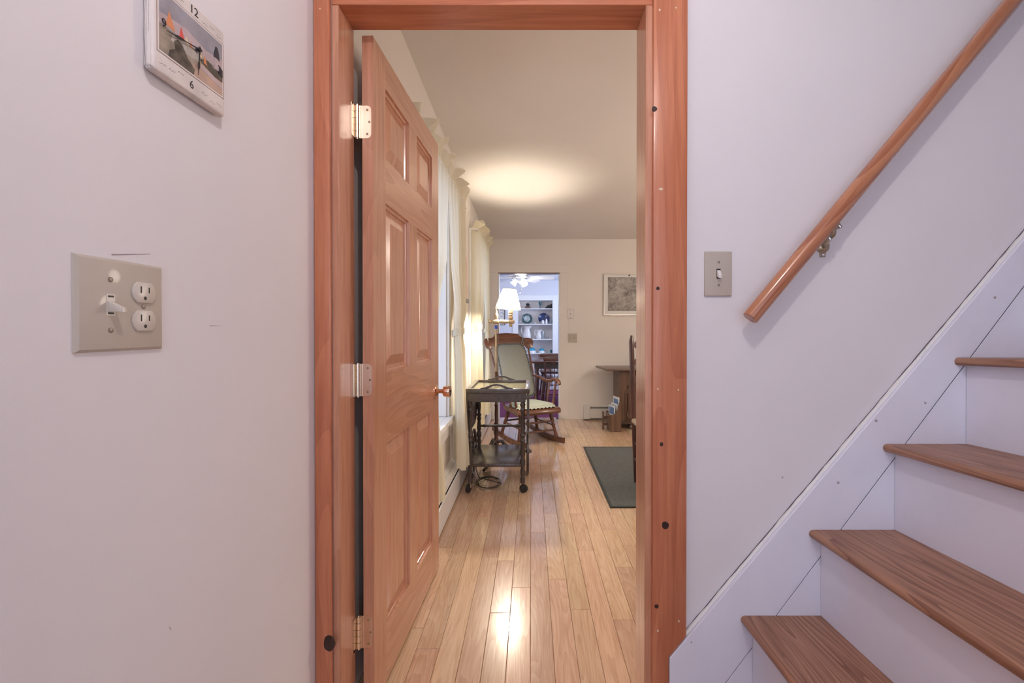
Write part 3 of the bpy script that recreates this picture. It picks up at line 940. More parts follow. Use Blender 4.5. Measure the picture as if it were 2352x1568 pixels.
def text(body, name, y, z, size, parent, mat='ink', x=None):
    """lettering on the left wall, read from the hall (faces +X, runs towards +Y)"""
    cu = bpy.data.curves.new(name, 'FONT')
    cu.body = body
    cu.size = size
    cu.align_x = 'CENTER'
    cu.align_y = 'CENTER'
    cu.extrude = 0.0002
    cu.resolution_u = 3
    o = bpy.data.objects.new(name, cu)
    scn.collection.objects.link(o)
    me = bpy.data.meshes.new_from_object(o)
    bpy.data.objects.remove(o)
    o = bpy.data.objects.new(name, me)
    me.materials.append(M[mat])
    scn.collection.objects.link(o)
    o.parent = parent
    o.rotation_euler = (PI / 2, 0, PI / 2)
    o.location = Vector((x, y, z)) - world_off(parent)
    return o
xt = CX + 0.0021
text('12', 'numeral', 0.7500, HC + 0.5440, 0.0200, CLK, x=CX + 0.0003)
text('6', 'numeral', 0.7440, HC + 0.4150, 0.0190, CLK, x=CX + 0.0003)
text('9', 'numeral', 0.6865, HC + 0.4790, 0.0190, CLK, x=xt)
text('3', 'numeral', 0.8080, HC + 0.4780, 0.0190, CLK, x=xt)
def clock_hand(y1_, z1_, wd):
    c = Vector((0.758, HC + 0.4835))
    e = Vector((y1_, HC + z1_))
    d_ = (e - c).normalized()
    n_ = Vector((-d_.y, d_.x))
    L_ = (e - c).length
    prof = [(-0.006, wd), (L_ * 0.45, wd * 0.7), (L_ * 0.55, wd * 2.2), (L_ * 0.68, wd * 2.4), (L_ * 0.8, wd * 0.7), (L_, 0.0002)]
    pts = [c + d_ * a_ + n_ * w_ for a_, w_ in prof] + [c + d_ * a_ - n_ * w_ for a_, w_ in prof[::-1]]
    b_ = B(); prism(b_, [(p.x, p.y) for p in pts], 'X', CX + 0.0034, CX + 0.0041)
    return obj('clock_hand', b_, 'ink', CLK, smooth=False)
clock_hand(0.6890, 0.470, 0.0010)
clock_hand(0.7545, 0.438, 0.0010)
bm = B(); lathe(bm, [(0.0035, 0.0005), (0.0035, 0.005), (0.001, 0.0055)], (CX, 0.758, HC + 0.4835), (1, 0, 0), 12)
obj('hand_arbor', bm, 'ink', CLK)
rnd = random.Random(21)
for k in range(16):     # faint handwriting round the picture
    band = [(HC + 0.5370, HC + 0.5500), (HC + 0.4070, HC + 0.4240)][k % 2]
    yy = 0.680 + (k // 2) * 0.0175
    if 0.720 < yy < 0.765:
        continue
    z_ = rnd.uniform(*band)
    pts = [(CX + 0.0001, yy + q * 0.0021, z_ + rnd.uniform(-0.0022, 0.0022)) for q in range(7)]
    bm = B(); tube(bm, pts, 0.00028, 4)
    obj('script_stroke', bm, 'sepia', CLK)

# ------------------------------------------------------------------ windows
def window(name, W, label):
    y0_, y1_, z0_, z1_ = W
    r = thing(name, label, None, (XLL, (y0_ + y1_) / 2, z0_), kind='structure')
    xg = XLL - 0.165
    def fr(nm, a, b_, c, d_, x0_=None, x1_=None):
        bm_ = B(); box(bm_, xg - 0.02 if x0_ is None else x0_, xg + 0.02 if x1_ is None else x1_, a, b_, c, d_, 0.002)
        return obj(nm, bm_, 'white_trim', r, smooth=False)
    fr('sash_stile', y0_ + 0.001, y0_ + 0.05, z0_ + 0.001, z1_ - 0.001); fr('sash_stile', y1_ - 0.05, y1_ - 0.001, z0_ + 0.001, z1_ - 0.001)
    fr('sash_rail', y0_ + 0.051, y1_ - 0.051, z0_ + 0.001, z0_ + 0.07); fr('sash_rail', y0_ + 0.051, y1_ - 0.051, z1_ - 0.05, z1_ - 0.001)
    zm = (z0_ + z1_) / 2
    fr('meeting_rail', y0_ + 0.051, y1_ - 0.051, zm - 0.022, zm + 0.022)
    ym = (y0_ + y1_) / 2
    for za, zc in ((z0_ + 0.071, zm - 0.023), (zm + 0.023, z1_ - 0.051)):
        fr('muntin', ym - 0.01, ym + 0.01, za, zc, xg - 0.012, xg + 0.012)
        for ya, yb in ((y0_ + 0.051, ym - 0.0105), (ym + 0.0105, y1_ - 0.051)):
            bm_ = B(); box(bm_, xg - 0.002, xg + 0.002, ya, yb, za, zc)
            obj('pane', bm_, 'glass', r, smooth=False)
    # painted reveal boards, sill and apron
    fr('reveal', y1_ - 0.012, y1_ - 0.0005, z0_ + 0.03, z1_ - 0.013, xg + 0.021, XLL)
    fr('reveal', y0_ + 0.0005, y0_ + 0.012, z0_ + 0.03, z1_ - 0.013, xg + 0.021, XLL)
    fr('sill', y0_ - 0.06, y1_ + 0.06, z0_ - 0.006, z0_ + 0.029, XLL + 0.0005, XLL + 0.045)
    fr('sill', y0_ + 0.001, y1_ - 0.001, z0_ + 0.0005, z0_ + 0.029, xg + 0.021, XLL)
    fr('apron', y0_ - 0.04, y1_ + 0.04, z0_ - 0.10, z0_ - 0.007, XLL + 0.0005, XLL + 0.018)
    for a, b_ in ((y0_ - 0.085, y0_ - 0.001), (y1_ + 0.001, y1_ + 0.085)):
        fr('casing_board', a, b_, z0_ + 0.03, z1_ + 0.085, XLL + 0.0005, XLL + 0.018)
    fr('head_casing', y0_, y1_, z1_ + 0.001, z1_ + 0.085, XLL + 0.0005, XLL + 0.018)
window('window_1', W1, 'deep white window behind the open door with tied curtains')
window('window_2', W2, 'deep white window beyond the tea trolley with tied curtains')

# ------------------------------------------------------------------ curtains
ZR = 2.075
def curtain_rod(y0_, y1_, label):
    r = thing('curtain_rod', label, 'curtain rod', (XLL, (y0_ + y1_) / 2, ZR), group='white curtain rods')
    bm_ = B(); tube(bm_, [(XLL + 0.020, y0_, ZR), (XLL + 0.068, y0_, ZR), (XLL + 0.078, y0_ + 0.012, ZR), (XLL + 0.078, y1_ - 0.012, ZR), (XLL + 0.068, y1_, ZR), (XLL + 0.020, y1_, ZR)], 0.007, 8)
    obj('rod', bm_, 'white_trim', r)
    for y in (y0_, y1_):
        bm_ = B(); box(bm_, XLL + 0.0185, XLL + 0.024, y - 0.008, y + 0.008, ZR - 0.025, ZR + 0.025)
        obj('rod_bracket', bm_, 'white_trim', r)
def smooth(a, b, t):
    t = max(0, min(1, (t - a) / (b - a))); return t * t * (3 - 2 * t)
def curtain(label, mat, prof, near, seed, nf=9, xc=XLL + 0.080, zb_=0.22, ruffle_h=0.078, group=None):
    """prof: [(z, y_from, y_to, fold depth, x shift)] from the rod down; near: which end returns to the wall (0 or 1)"""
    rn = random.Random(seed)
    ph = [rn.uniform(0, 6.28) for _ in range(6)]
    prof = sorted(prof, key=lambda p: -p[0])
    def sample(z):
        for p, q in zip(prof[:-1], prof[1:]):
            if p[0] >= z >= q[0]:
                t = (p[0] - z) / (p[0] - q[0]); t = t * t * (3 - 2 * t)
                return [a_ + (b_ - a_) * t for a_, b_ in zip(p[1:], q[1:])]
        return list(prof[0][1:]) if z > prof[0][0] else list(prof[-1][1:])
    r = thing('curtain', label, 'curtain', (xc, (prof[0][1] + prof[0][2]) / 2, zb_), group=group)
    def pos(s, z, extra=0.0, z_out=None):
        ya, yb, dep, xs = sample(z)
        fold = math.sin(2 * PI * nf * s + ph[0] + 0.7 * math.sin(2.1 * z + ph[1])) * 0.7 + 0.35 * math.sin(2 * PI * nf * 1.73 * s + ph[2])
        x = xc + xs + dep * fold + extra
        ret = s if near == 0 else 1 - s
        if ret < 0.07:
            k = 1 - ret / 0.07
            x = x + (XLL + 0.022 - x) * k * k
        x = max(x, XLL + 0.021)
        y = ya + (yb - ya) * s + 0.004 * math.sin(5 * z + ph[3])
        return Vector((x, y, z if z_out is None else z_out))
    bm_ = B()
    def body(s, t):
        z = ZR + 0.012 - (ZR + 0.012 - zb_) * t
        zz = z
        if t > 0.97:
            zz = z + 0.012 * math.sin(9 * s + ph[4])
        return pos(s, z, z_out=zz)
    grid(bm_, body, 96, 60)
    o = obj('panel', bm_, mat, r, angle=80)
    bm_ = B()
    def ruff(s, t):
        z = ZR + 0.010 + ruffle_h * t
        p = pos(s, ZR, z_out=z)
        wv = math.sin(2 * PI * nf * 0.42 * s + ph[5]) + 0.35 * math.sin(2 * PI * nf * 0.95 * s + ph[1])
        p.x += 0.040 * math.sin(t * 1.9) * wv + 0.022 * t
        p.x = max(p.x, XLL + 0.021)
        p.z += 0.012 * t * math.sin(2 * PI * nf * 0.8 * s + ph[2]) - 0.016 * t * t * wv * wv
        p.y += 0.022 * t * math.cos(2 * PI * nf * 0.42 * s + ph[5])
        return p
    grid(bm_, ruff, 160, 10)
    obj('ruffle_heading', bm_, mat, r, angle=80)
    # tieback band round the gathered cloth
    zt = min(prof, key=lambda p: abs(p[2] - p[1]))[0]
    ya, yb, dep, xs = sample(zt)
    bm_ = B()
    yc_, hy, hx = (ya + yb) / 2, (yb - ya) / 2 + 0.006, dep * 1.1 + 0.010
    def band(s, t):
        a = 2 * PI * s
        return Vector((max(xc + xs + hx * math.cos(a), XLL + 0.0195), yc_ + hy * math.sin(a), zt - 0.02 + 0.045 * t + 0.012 * math.cos(a)))
    grid(bm_, band, 28, 2)
    obj('tieback', bm_, mat, r, angle=80)
    return r
curtain_rod(1.90, 3.30, 'white curtain rod over the window nearest the open door')
curtain_rod(3.98, 5.06, 'white curtain rod over the window beyond the tea trolley')
curtain('cream tied-back curtain partly hidden by the edge of the open door', 'curtain_sheer',
        [(2.10, 1.92, 2.58, 0.012, 0), (1.60, 1.95, 2.50, 0.016, 0), (1.30, 1.98, 2.28, 0.02, 0), (1.14, 2.00, 2.14, 0.022, -0.012), (0.9, 1.99, 2.22, 0.022, 0), (0.22, 2.02, 2.40, 0.025, 0.0)], 0, 1, nf=8, zb_=0.25)
curtain('cream tied-back curtain between the door knob and the tea trolley', 'curtain_sheer',
        [(2.10, 2.60, 3.28, 0.012, 0), (1.62, 2.66, 3.24, 0.018, 0), (1.30, 2.82, 3.20, 0.026, 0), (1.14, 2.93, 3.07, 0.030, -0.012), (0.9, 2.92, 3.06, 0.032, 0.0), (0.22, 2.86, 3.045, 0.042, 0.025)], 1, 2, nf=8, zb_=0.24)
curtain('cream tied-back curtain hanging just behind the tea trolley', 'curtain',
        [(2.10, 4.00, 4.50, 0.016, 0), (1.62, 4.00, 4.46, 0.020, 0), (1.32, 4.00, 4.30, 0.026, 0), (1.17, 4.01, 4.15, 0.030, -0.008), (0.9, 4.00, 4.20, 0.030, 0), (0.2, 4.00, 4.30, 0.035, 0.005)], 0, 3, nf=7, zb_=0.25)
curtain('cream tied-back curtain beside the far doorway', 'curtain',
        [(2.10, 4.54, 5.05, 0.016, 0), (1.62, 4.56, 5.05, 0.018, 0), (1.32, 4.68, 5.05, 0.020, 0), (1.15, 4.86, 5.02, 0.022, -0.012), (0.9, 4.84, 5.03, 0.022, 0), (0.2, 4.74, 5.05, 0.03, 0.0)], 1, 4, nf=7, zb_=0.22)

# ------------------------------------------------------------------ baseboard heaters
def heater_left():
    r = thing('baseboard_heater', 'long enamelled baseboard heater under the curtained windows', 'heater', (XLL, 3.8, 0))
    y0_, y1_ = 2.16, 5.56
    x = XLL + 0.0005
    bm_ = B(); prism(bm_, [(x, 0.001), (x + 0.004, 0.001), (x + 0.004, 0.238), (x + 0.030, 0.224), (x + 0.031, 0.228), (x + 0.002, 0.244), (x, 0.244)], 'Y', y0_, y1_)
    obj('back_panel', bm_, 'heater', r, smooth=False)
    bm_ = B(); prism(bm_, [(x + 0.022, 0.218), (x + 0.044, 0.196), (x + 0.052, 0.176), (x + 0.055, 0.177), (x + 0.047, 0.199), (x + 0.023, 0.222)], 'Y', y0_ + 0.003, y1_ - 0.003)
    obj('damper', bm_, 'heater', r, smooth=False)
    bm_ = B(); prism(bm_, [(x + 0.057, 0.012), (x + 0.060, 0.012), (x + 0.060, 0.150), (x + 0.052, 0.156), (x + 0.052, 0.153), (x + 0.057, 0.148)], 'Y', y0_ + 0.003, y1_ - 0.003)
    obj('front_cover', bm_, 'heater_white', r, smooth=False)
    bm_ = B(); box(bm_, x + 0.006, x + 0.045, y0_ + 0.05, y1_ - 0.05, 0.055, 0.145)
    obj('fin_tube', bm_, 'black', r, smooth=False)
    for a in (y0_ - 0.02, y1_ + 0.001):
        bm_ = B(); box(bm_, x, x + 0.062, a, a + 0.019, 0.001, 0.235, 0.003)
        obj('end_cap', bm_, 'heater', r)
heater_left()
def heater_back():
    x0_, x1_ = 0.672, 2.4
    y = YB - 0.0005
    r = thing('baseboard_heater', 'short view of a baseboard heater beneath the framed map', 'heater', (1.2, YB, 0))
    bm_ = B(); prism(bm_, [(y, 0.001), (y - 0.004, 0.001), (y - 0.004, 0.178), (y - 0.040, 0.166), (y - 0.040, 0.172), (y, 0.186)], 'X', x0_ + 0.083, x1_)
    obj('back_panel', bm_, 'heater', r, smooth=False)
    bm_ = B(); prism(bm_, [(y - 0.048, 0.025), (y - 0.052, 0.025), (y - 0.052, 0.135), (y - 0.044, 0.14), (y - 0.044, 0.137), (y - 0.048, 0.133)], 'X', x0_ + 0.083, x1_)
    obj('front_cover', bm_, 'heater', r, smooth=False)
    bm_ = B(); box(bm_, x0_ + 0.1, x1_, y - 0.040, y - 0.006, 0.05, 0.12)
    obj('fin_tube', bm_, 'black', r, smooth=False)
    bm_ = B(); box(bm_, x0_, x0_ + 0.082, y - 0.054, y, 0.012, 0.186, 0.003)
    obj('end_cap', bm_, 'heater', r)
heater_back()

# ------------------------------------------------------------------ far doorway trim
t2 = thing('trim_2', 'flat cream painted casing around the far doorway', None, (0, YB, 0), kind='structure')
for a, b_ in ((OL - 0.112, OL - 0.0005), (OR + 0.0005, OR + 0.105)):
    bm = B(); box(bm, a, b_, YB - 0.006, YB - 0.0002, 0, OT - 0.001, 0.001)
    obj('casing_board', bm, 'living_paint', t2, smooth=False)
bm = B(); box(bm, OL - 0.14, OR + 0.105, YB - 0.007, YB - 0.0002, OT, OT + 0.105, 0.001)
obj('head_casing', bm, 'living_paint', t2, smooth=False)
for a, b_ in ((OL + 0.0002, OL + 0.014), (OR - 0.014, OR - 0.0002)):
    bm = B(); box(bm, a, b_, YB - 0.001, YB2 + 0.001, 0, OT - 0.014, 0.001)
    obj('jamb', bm, 'dining_white', t2, smooth=False)
bm = B(); box(bm, OL + 0.0002, OR - 0.0002, YB - 0.001, YB2 + 0.001, OT - 0.0135, OT - 0.0002, 0.001)
obj('head_jamb', bm, 'slat_wood', t2, smooth=False)
p = at(1133, 640, YB)
bm = B(); lathe(bm, [(0.014, 0.006), (0.014, 0.012), (0.008, 0.016)], (p.x, YB, p.z), (0, -1, 0), 12)
tag(obj('door_chime_button', bm, 'living_paint', origin=(p.x, YB, p.z)), 'tiny round cream button left of the far doorway', 'button')

# ------------------------------------------------------------------ small wall plates on the far wall
def wallplate(px0, py0_, px1, py1_, label, mat):
    a, b_ = at(px0, py0_, YB), at(px1, py1_, YB)
    r = thing('wall_plate', label, 'wall plate', ((a.x + b_.x) / 2, YB, b_.z))
    bm_ = B(); box(bm_, a.x, b_.x, YB - 0.012, YB - 0.0065, b_.z, a.z, 0.002)
    obj('cover', bm_, mat, r, smooth=False)
    return r, (a.x + b_.x) / 2, (a.z + b_.z) / 2
r, x, z = wallplate(1303.5, 710, 1317, 731, 'small metal cable plate above the double switch near the doorway', 'silver')
bm = B(); lathe(bm, [(0.006, 0), (0.006, 0.004), (0.003, 0.010)], (x, YB - 0.0119, z), (0, -1, 0), 10)
obj('jack', bm, 'black', r)
for s in (-1, 1):
    slot_screw((x, YB - 0.0119, z + 0.042 * s), (0, -1, 0), 0.005, r, 0)
r, x, z = wallplate(1304.5, 766, 1325, 786, 'ivory double toggle switch plate beside the far doorway', 'plate')
for s in (-1, 1):
    bm = B(); prism(bm, [(YB - 0.0118, z + 0.012), (YB - 0.028, z + 0.010 * s), (YB - 0.026, z + 0.010 * s - 0.010), (YB - 0.0118, z - 0.012)], 'X', x + 0.023 * s - 0.005, x + 0.023 * s + 0.005)
    obj('toggle', bm, 'device', r)

# ------------------------------------------------------------------ framed map
a = at(1386, 628.5, YB)
b_ = at(1386, 724, YB)
x0_, x1_ = a.x, a.x + 0.66
MP = thing('framed_map', 'silver framed grey relief map hanging on the far wall', 'picture', ((x0_ + x1_) / 2, YB, b_.z))
for q in ((x0_, x1_, b_.z, b_.z + 0.010), (x0_, x1_, a.z - 0.010, a.z), (x0_, x0_ + 0.010, b_.z + 0.0101, a.z - 0.0101), (x1_ - 0.010, x1_, b_.z + 0.0101, a.z - 0.0101)):
    bm = B(); box(bm, q[0], q[1], YB - 0.024, YB - 0.001, q[2], q[3], 0.0015)
    obj('frame_bar', bm, 'silver', MP, smooth=False)
bm = B(); box(bm, x0_ + 0.009, x1_ - 0.009, YB - 0.012, YB - 0.002, b_.z + 0.009, a.z - 0.009)
obj('mat_board', bm, 'paper', MP, smooth=False)
bm = B(); box(bm, x0_ + 0.055, x1_ - 0.055, YB - 0.0128, YB - 0.011, b_.z + 0.055, a.z - 0.045)
obj('map_sheet', bm, 'map', MP, smooth=False)
p = at(1446, 632, YB - 0.03)
bm = B(); lathe(bm, [(0.007, -0.02), (0.007, 0.002), (0.003, 0.004)], p, (0, -1, 0), 10)
obj('hanging_nail', bm, 'black', MP)

# small plaque on the wall between the windows
p = at(1067.5, 640, 3.66)
PQ = thing('wall_plaque', 'small pinkish plaque with dark base between the two curtained windows', 'plaque', (XLL, 3.70, 1.39))
bm = B(); prism(bm, [(3.64, 1.42), (3.76, 1.42), (3.76, 1.70), (3.73, 1.77), (3.67, 1.77), (3.64, 1.70)], 'X', XLL + 0.001, XLL + 0.018, 0.002)
obj('plaque_board', bm, 'plaque', PQ)
bm = B(); box(bm, XLL + 0.001, XLL + 0.032, 3.63, 3.77, 1.385, 1.419, 0.003)
obj('plaque_shelf', bm, 'walnut_x', PQ)

# ------------------------------------------------------------------ tea trolley
TX0, TX1, TY0, TY1, TZ = -0.462, -0.010, 3.06, 3.62, 0.742
TR = thing('tea_trolley', 'dark wooden tea trolley with glass tray top and two large spoked wheels', 'trolley', ((TX0 + TX1) / 2, (TY0 + TY1) / 2, 0))
fw = 0.032
tray = None
for i, q in enumerate(((TX0, TX1, TY0, TY0 + fw), (TX0, TX1, TY1 - fw, TY1), (TX0, TX0 + fw, TY0 + fw + 0.0002, TY1 - fw - 0.0002), (TX1 - fw, TX1, TY0 + fw + 0.0002, TY1 - fw - 0.0002))):
    bm = B(); box(bm, q[0], q[1], q[2], q[3], TZ - 0.032, TZ, 0.003, 2)
    o = obj('tray_rail', bm, 'dark_wood', TR)
bm = B(); box(bm, TX0 + fw - 0.004, TX1 - fw + 0.004, TY0 + fw - 0.004, TY1 - fw + 0.004, TZ - 0.014, TZ - 0.009)
obj('tray_glass', bm, 'tray_glass', TR, smooth=False)
bm = B(); box(bm, TX0 + fw, TX1 - fw, TY0 + fw, TY1 - fw, TZ - 0.030, TZ - 0.024)
obj('tray_bottom', bm, 'tray_sheen_tint', TR, smooth=False)  # pale colour stands in for the bright reflection in the glass
def handle(y):
    xc_ = (TX0 + TX1) / 2 - 0.008
    bm_ = B()
    out = [(-0.115, 0), (-0.113, 0.006), (-0.085, 0.010), (-0.058, 0.020), (-0.03, 0.031), (0, 0.035), (0.03, 0.031), (0.058, 0.020), (0.085, 0.010), (0.113, 0.006), (0.115, 0)]
    inn = [(0.062, 0.0), (0.050, 0.007), (0.028, 0.018), (0, 0.023), (-0.028, 0.018), (-0.050, 0.007), (-0.062, 0.0)]
    prism(bm_, [(xc_ + p_[0], TZ + p_[1] - 0.0005) for p_ in out + inn], 'Y', y, y + 0.015)
    obj('tray_handle', bm_, 'dark_wood', TR)
handle(TY0 + 0.004); handle(TY1 - 0.019)
for q in ((TX0 + 0.012, TX1 - 0.03, TY0 + 0.010, TY0 + 0.028), (TX0 + 0.012, TX1 - 0.03, TY1 - 0.028, TY1 - 0.010), (TX0 + 0.012, TX0 + 0.030, TY0 + 0.0285, TY1 - 0.0285), (TX1 - 0.05, TX1 - 0.032, TY0 + 0.0285, TY1 - 0.0285)):
    bm = B(); box(bm, q[0], q[1], q[2], q[3], TZ - 0.095, TZ - 0.0325, 0.002)
    obj('apron', bm, 'dark_wood', TR, smooth=False)
beads = [(0.0, 1.1), (0.08, 1.1), (0.10, 0.75), (0.13, 1.25), (0.16, 0.8), (0.19, 1.2), (0.22, 0.75), (0.34, 1.0), (0.44, 0.7), (0.47, 1.25), (0.50, 0.8), (0.53, 1.25), (0.56, 0.8), (0.68, 1.15), (0.72, 0.75), (0.75, 1.2), (0.80, 1.2), (0.83, 0.8), (0.88, 1.1), (0.93, 0.7), (0.96, 1.1)]
LX0, LX1 = TX0 + 0.026, TX1 - 0.050
for x in (LX0, LX1):
    bm = B(); turned(bm, (x, TY0 + 0.035, TZ - 0.034), (x, TY0 + 0.035, 0.068), 0.0165, beads, 12)
    lg = obj('leg', bm, 'dark_wood_z', TR)
    bm = B(); lathe(bm, [(0.006, -0.011), (0.027, -0.010), (0.030, -0.005), (0.030, 0.005), (0.027, 0.010), (0.006, 0.011)], (x + (0.006 if x > -0.2 else -0.010), TY0 + 0.028, 0.0302), (0.25, -1, 0) if x > -0.2 else (1, -0.35, 0), 20)
    cs = obj('caster', bm, 'black', lg)
    bm = B(); tube(bm, [(x, TY0 + 0.035, 0.075), (x, TY0 + 0.040, 0.058), (x + 0.004, TY0 + 0.036, 0.034)], 0.007, 8)
    obj('caster_fork', bm, 'oldbrass', lg)
for x in (LX0 + 0.006, LX1 - 0.006):
    bm = B(); turned(bm, (x, TY1 - 0.035, TZ - 0.034), (x, TY1 - 0.035, 0.175), 0.0165, beads, 12)
    obj('leg', bm, 'dark_wood_z', TR)
bm = B(); box(bm, LX0 - 0.012, LX1 + 0.012, TY0 + 0.020, TY1 - 0.02, 0.185, 0.207, 0.004, 2)
obj('lower_shelf', bm, 'dark_wood', TR)
for y in (TY1 - 0.035,):
    bm = B(); turned(bm, (LX0, y, 0.367), (LX1, y, 0.367), 0.0095, [(0.1, 1), (0.14, 1.5), (0.2, 0.9), (0.5, 1.2), (0.8, 0.9), (0.86, 1.5), (0.9, 1)], 10)
    obj('stretcher', bm, 'dark_wood', TR)
WZ, WR = 0.183, 0.180
for s, x in ((-1, LX0 - 0.030), (1, LX1 + 0.034)):
    yw = TY1 - 0.13
    bm = B()
    n = 36
    for k in range(n):
        pass
    prof = [(WR - 0.022, -0.009), (WR - 0.003, -0.010), (WR, -0.006), (WR, 0.006), (WR - 0.003, 0.010), (WR - 0.022, 0.009), (WR - 0.022, -0.009)]
    lathe(bm, prof, (x, yw, WZ), (1, 0, 0), n, caps=False)
    wl = obj('wheel_rim', bm, 'dark_wood', TR)
    for k in range(8):
        a = 2 * PI * k / 8 + 0.2
        bm = B(); tube(bm, [(x, yw + 0.018 * math.cos(a), WZ + 0.018 * math.sin(a)), (x, yw + 0.09 * math.cos(a), WZ + 0.09 * math.sin(a)), (x, yw + (WR - 0.018) * math.cos(a), WZ + (WR - 0.018) * math.sin(a))], [0.005, 0.0075, 0.005], 8)
        obj('spoke', bm, 'dark_wood', wl)
    bm = B(); lathe(bm, [(0.010, -0.030), (0.012, -0.028), (0.012, -0.016), (0.021, -0.012), (0.021, 0.012), (0.012, 0.016), (0.012, 0.028), (0.010, 0.030)], (x, yw, WZ), (1, 0, 0), 16)
    obj('hub', bm, 'dark_wood', wl)
bm = B(); tube(bm, [(LX0 - 0.030, TY1 - 0.13, WZ), (LX1 + 0.034, TY1 - 0.13, WZ)], 0.008, 8)
obj('axle', bm, 'dark_wood', TR)
for x0_, x1_ in ((TX1 - 0.020, TX1 - 0.004), (TX0 + 0.002, TX0 + 0.016)):
    bm = B(); prism(bm, [(TY0 + 0.01, TZ - 0.035), (TY1 - 0.01, TZ - 0.035), (TY1 - 0.01, TZ - 0.22), (TY1 - 0.05, TZ - 0.29), (TY1 - 0.14, TZ - 0.33), (TY0 + 0.14, TZ - 0.33), (TY0 + 0.05, TZ - 0.29), (TY0 + 0.01, TZ - 0.22)], 'X', x0_, x1_, 0.002)
    obj('drop_leaf', bm, 'dark_wood', TR, smooth=False)

# ------------------------------------------------------------------ floor lamp
FLX, FLY = -0.300, 3.72
FL = thing('floor_lamp', 'turned bridge floor lamp with lit cream empire shade behind the trolley', 'floor lamp', (FLX, FLY, 0))
ZA = at(1150, 738, FLY).z
bm = B(); turned(bm, (FLX, FLY, 0.80), (FLX, FLY, ZA - 0.03), 0.0085, [(0.05, 1.3), (0.1, 1.0), (0.9, 1.0)], 12)
obj('pole', bm, 'bone', FL)
bm = B(); turned(bm, (FLX, FLY, 0.16), (FLX, FLY, 0.80), 0.0115, [(0.0, 2.2), (0.02, 2.4), (0.05, 1.2), (0.08, 2.0), (0.12, 1.3), (0.2, 1.8), (0.28, 1.1), (0.30, 1.9), (0.33, 1.0), (0.45, 1.25), (0.53, 0.9), (0.55, 1.5), (0.57, 0.8), (0.80, 0.9), (0.97, 1.0)], 14)
obj('pole', bm, 'mahogany_z', FL)
for k in range(3):
    a = math.radians(-115 + 120 * k)
    c_, s_ = math.cos(a), math.sin(a)
    bm = B(); tube(bm, [(FLX + c_ * q, FLY + s_ * q, zz) for q, zz in ((0.008, 0.20), (0.05, 0.205), (0.09, 0.15), (0.13, 0.07), (0.17, 0.022), (0.205, 0.014))], [0.015, 0.017, 0.018, 0.017, 0.016, 0.013], 10)
    obj('foot', bm, 'dark_wood_z', FL)
bm = B(); lathe(bm, [(0.0135, -0.001), (0.0135, 0.028)], (FLX, FLY, ZA - 0.062), (0, 0, 1), 12)
obj('tape_band', bm, 'tape', FL)
xa = at(1122, 738, FLY).x
xb = at(1182, 738, FLY).x
Lr = xb - xa
bm = B(); turned(bm, (xa, FLY, ZA), (xb, FLY, ZA - 0.004), 0.010, [(0.02, 1.7), (0.10, 1.7), (0.13, 1.2), (0.18, 2.2), (0.36, 2.3), (0.42, 1.2), (0.46, 1.8), (0.70, 1.6), (0.75, 1.1), (0.78, 2.0), (0.93, 2.1), (0.97, 1.4)], 14)
obj('arm', bm, 'bone', FL)
bm = B(); lathe(bm, [(0.013, 0.0), (0.016, 0.015), (0.019, 0.03), (0.013, 0.05), (0.006, 0.055), (0.008, 0.062), (0.003, 0.085)], (FLX + 0.003, FLY, ZA + 0.018), (0, 0, 1), 14)
obj('finial', bm, 'bone', FL)
xs_ = at(1173, 738, FLY).x
bm = B(); lathe(bm, [(0.012, -0.045), (0.016, -0.038), (0.010, -0.022), (0.017, -0.012), (0.012, 0.015), (0.022, 0.030), (0.022, 0.036), (0.011, 0.046), (0.022, 0.058), (0.014, 0.066), (0.020, 0.072), (0.020, 0.100), (0.014, 0.108)], (xs_, FLY, ZA), (0, 0, 1), 16)
obj('candle_socket', bm, 'bone', FL)
s0, s1 = at(1167, 709, FLY), at(1170.5, 664, FLY)
axs = (s1 - s0)
bm = B()
hl = axs.length
lathe(bm, [(0.108, 0), (0.107, 0.006), (0.058, hl - 0.004), (0.057, hl)], s0, axs, 40, caps=False)
sh = obj('shade', bm, 'shade', FL)
bm = B()
lathe(bm, [(0.1085, -0.002), (0.1088, 0.005), (0.1075, 0.006), (0.1072, -0.002), (0.1085, -0.002)], s0, axs, 40, caps=False)
lathe(bm, [(0.0575, hl - 0.004), (0.0575, hl + 0.002), (0.056, hl + 0.002), (0.056, hl - 0.004), (0.0575, hl - 0.004)], s0, axs, 40, caps=False)
obj('shade_trim', bm, 'curtain', sh)
bl = s0 + axs * 0.30
bm = B(); lathe(bm, [(0.010, -0.02), (0.013, -0.005), (0.022, 0.02), (0.024, 0.035), (0.016, 0.055), (0.001, 0.062)], bl - Vector((0, 0, 0.02)), (0, 0, 1), 14)
obj('bulb', bm, 'bulb', FL)
xc_ = at(1146, 760, FLY).x
bm = B(); tube(bm, [(xc_, FLY - 0.02, ZA - 0.010), (xc_ - 0.002, FLY - 0.024, ZA - 0.10), (xc_ - 0.010, FLY - 0.026, ZA - 0.35), (xc_ - 0.008, FLY - 0.02, 0.62), (xc_ - 0.012, FLY - 0.02, 0.3)], 0.0028, 6)
obj('lamp_cord', bm, 'cord', FL)
# slack cord on the floor below the trolley
bm = B()
pts = []
for k in range(60):
    t = k / 59
    a = 2 * PI * 1.9 * t
    pts.append((-0.335 + 0.085 * math.cos(a + 0.5) + 0.03 * t, 3.30 + 0.12 * math.sin(a + 0.5) - 0.05 * t, 0.0045 + 0.010 * t))
pts += [(-0.40, 3.32, 0.03), (-0.43, 3.42, 0.05), (-0.455, 3.55, 0.08)]
tube(bm, pts, 0.0035, 6)
tag(obj('power_cord', bm, 'cord', origin=(-0.335, 3.3, 0)), 'loose loop of brown lamp cord on the floor under the trolley', 'cord')

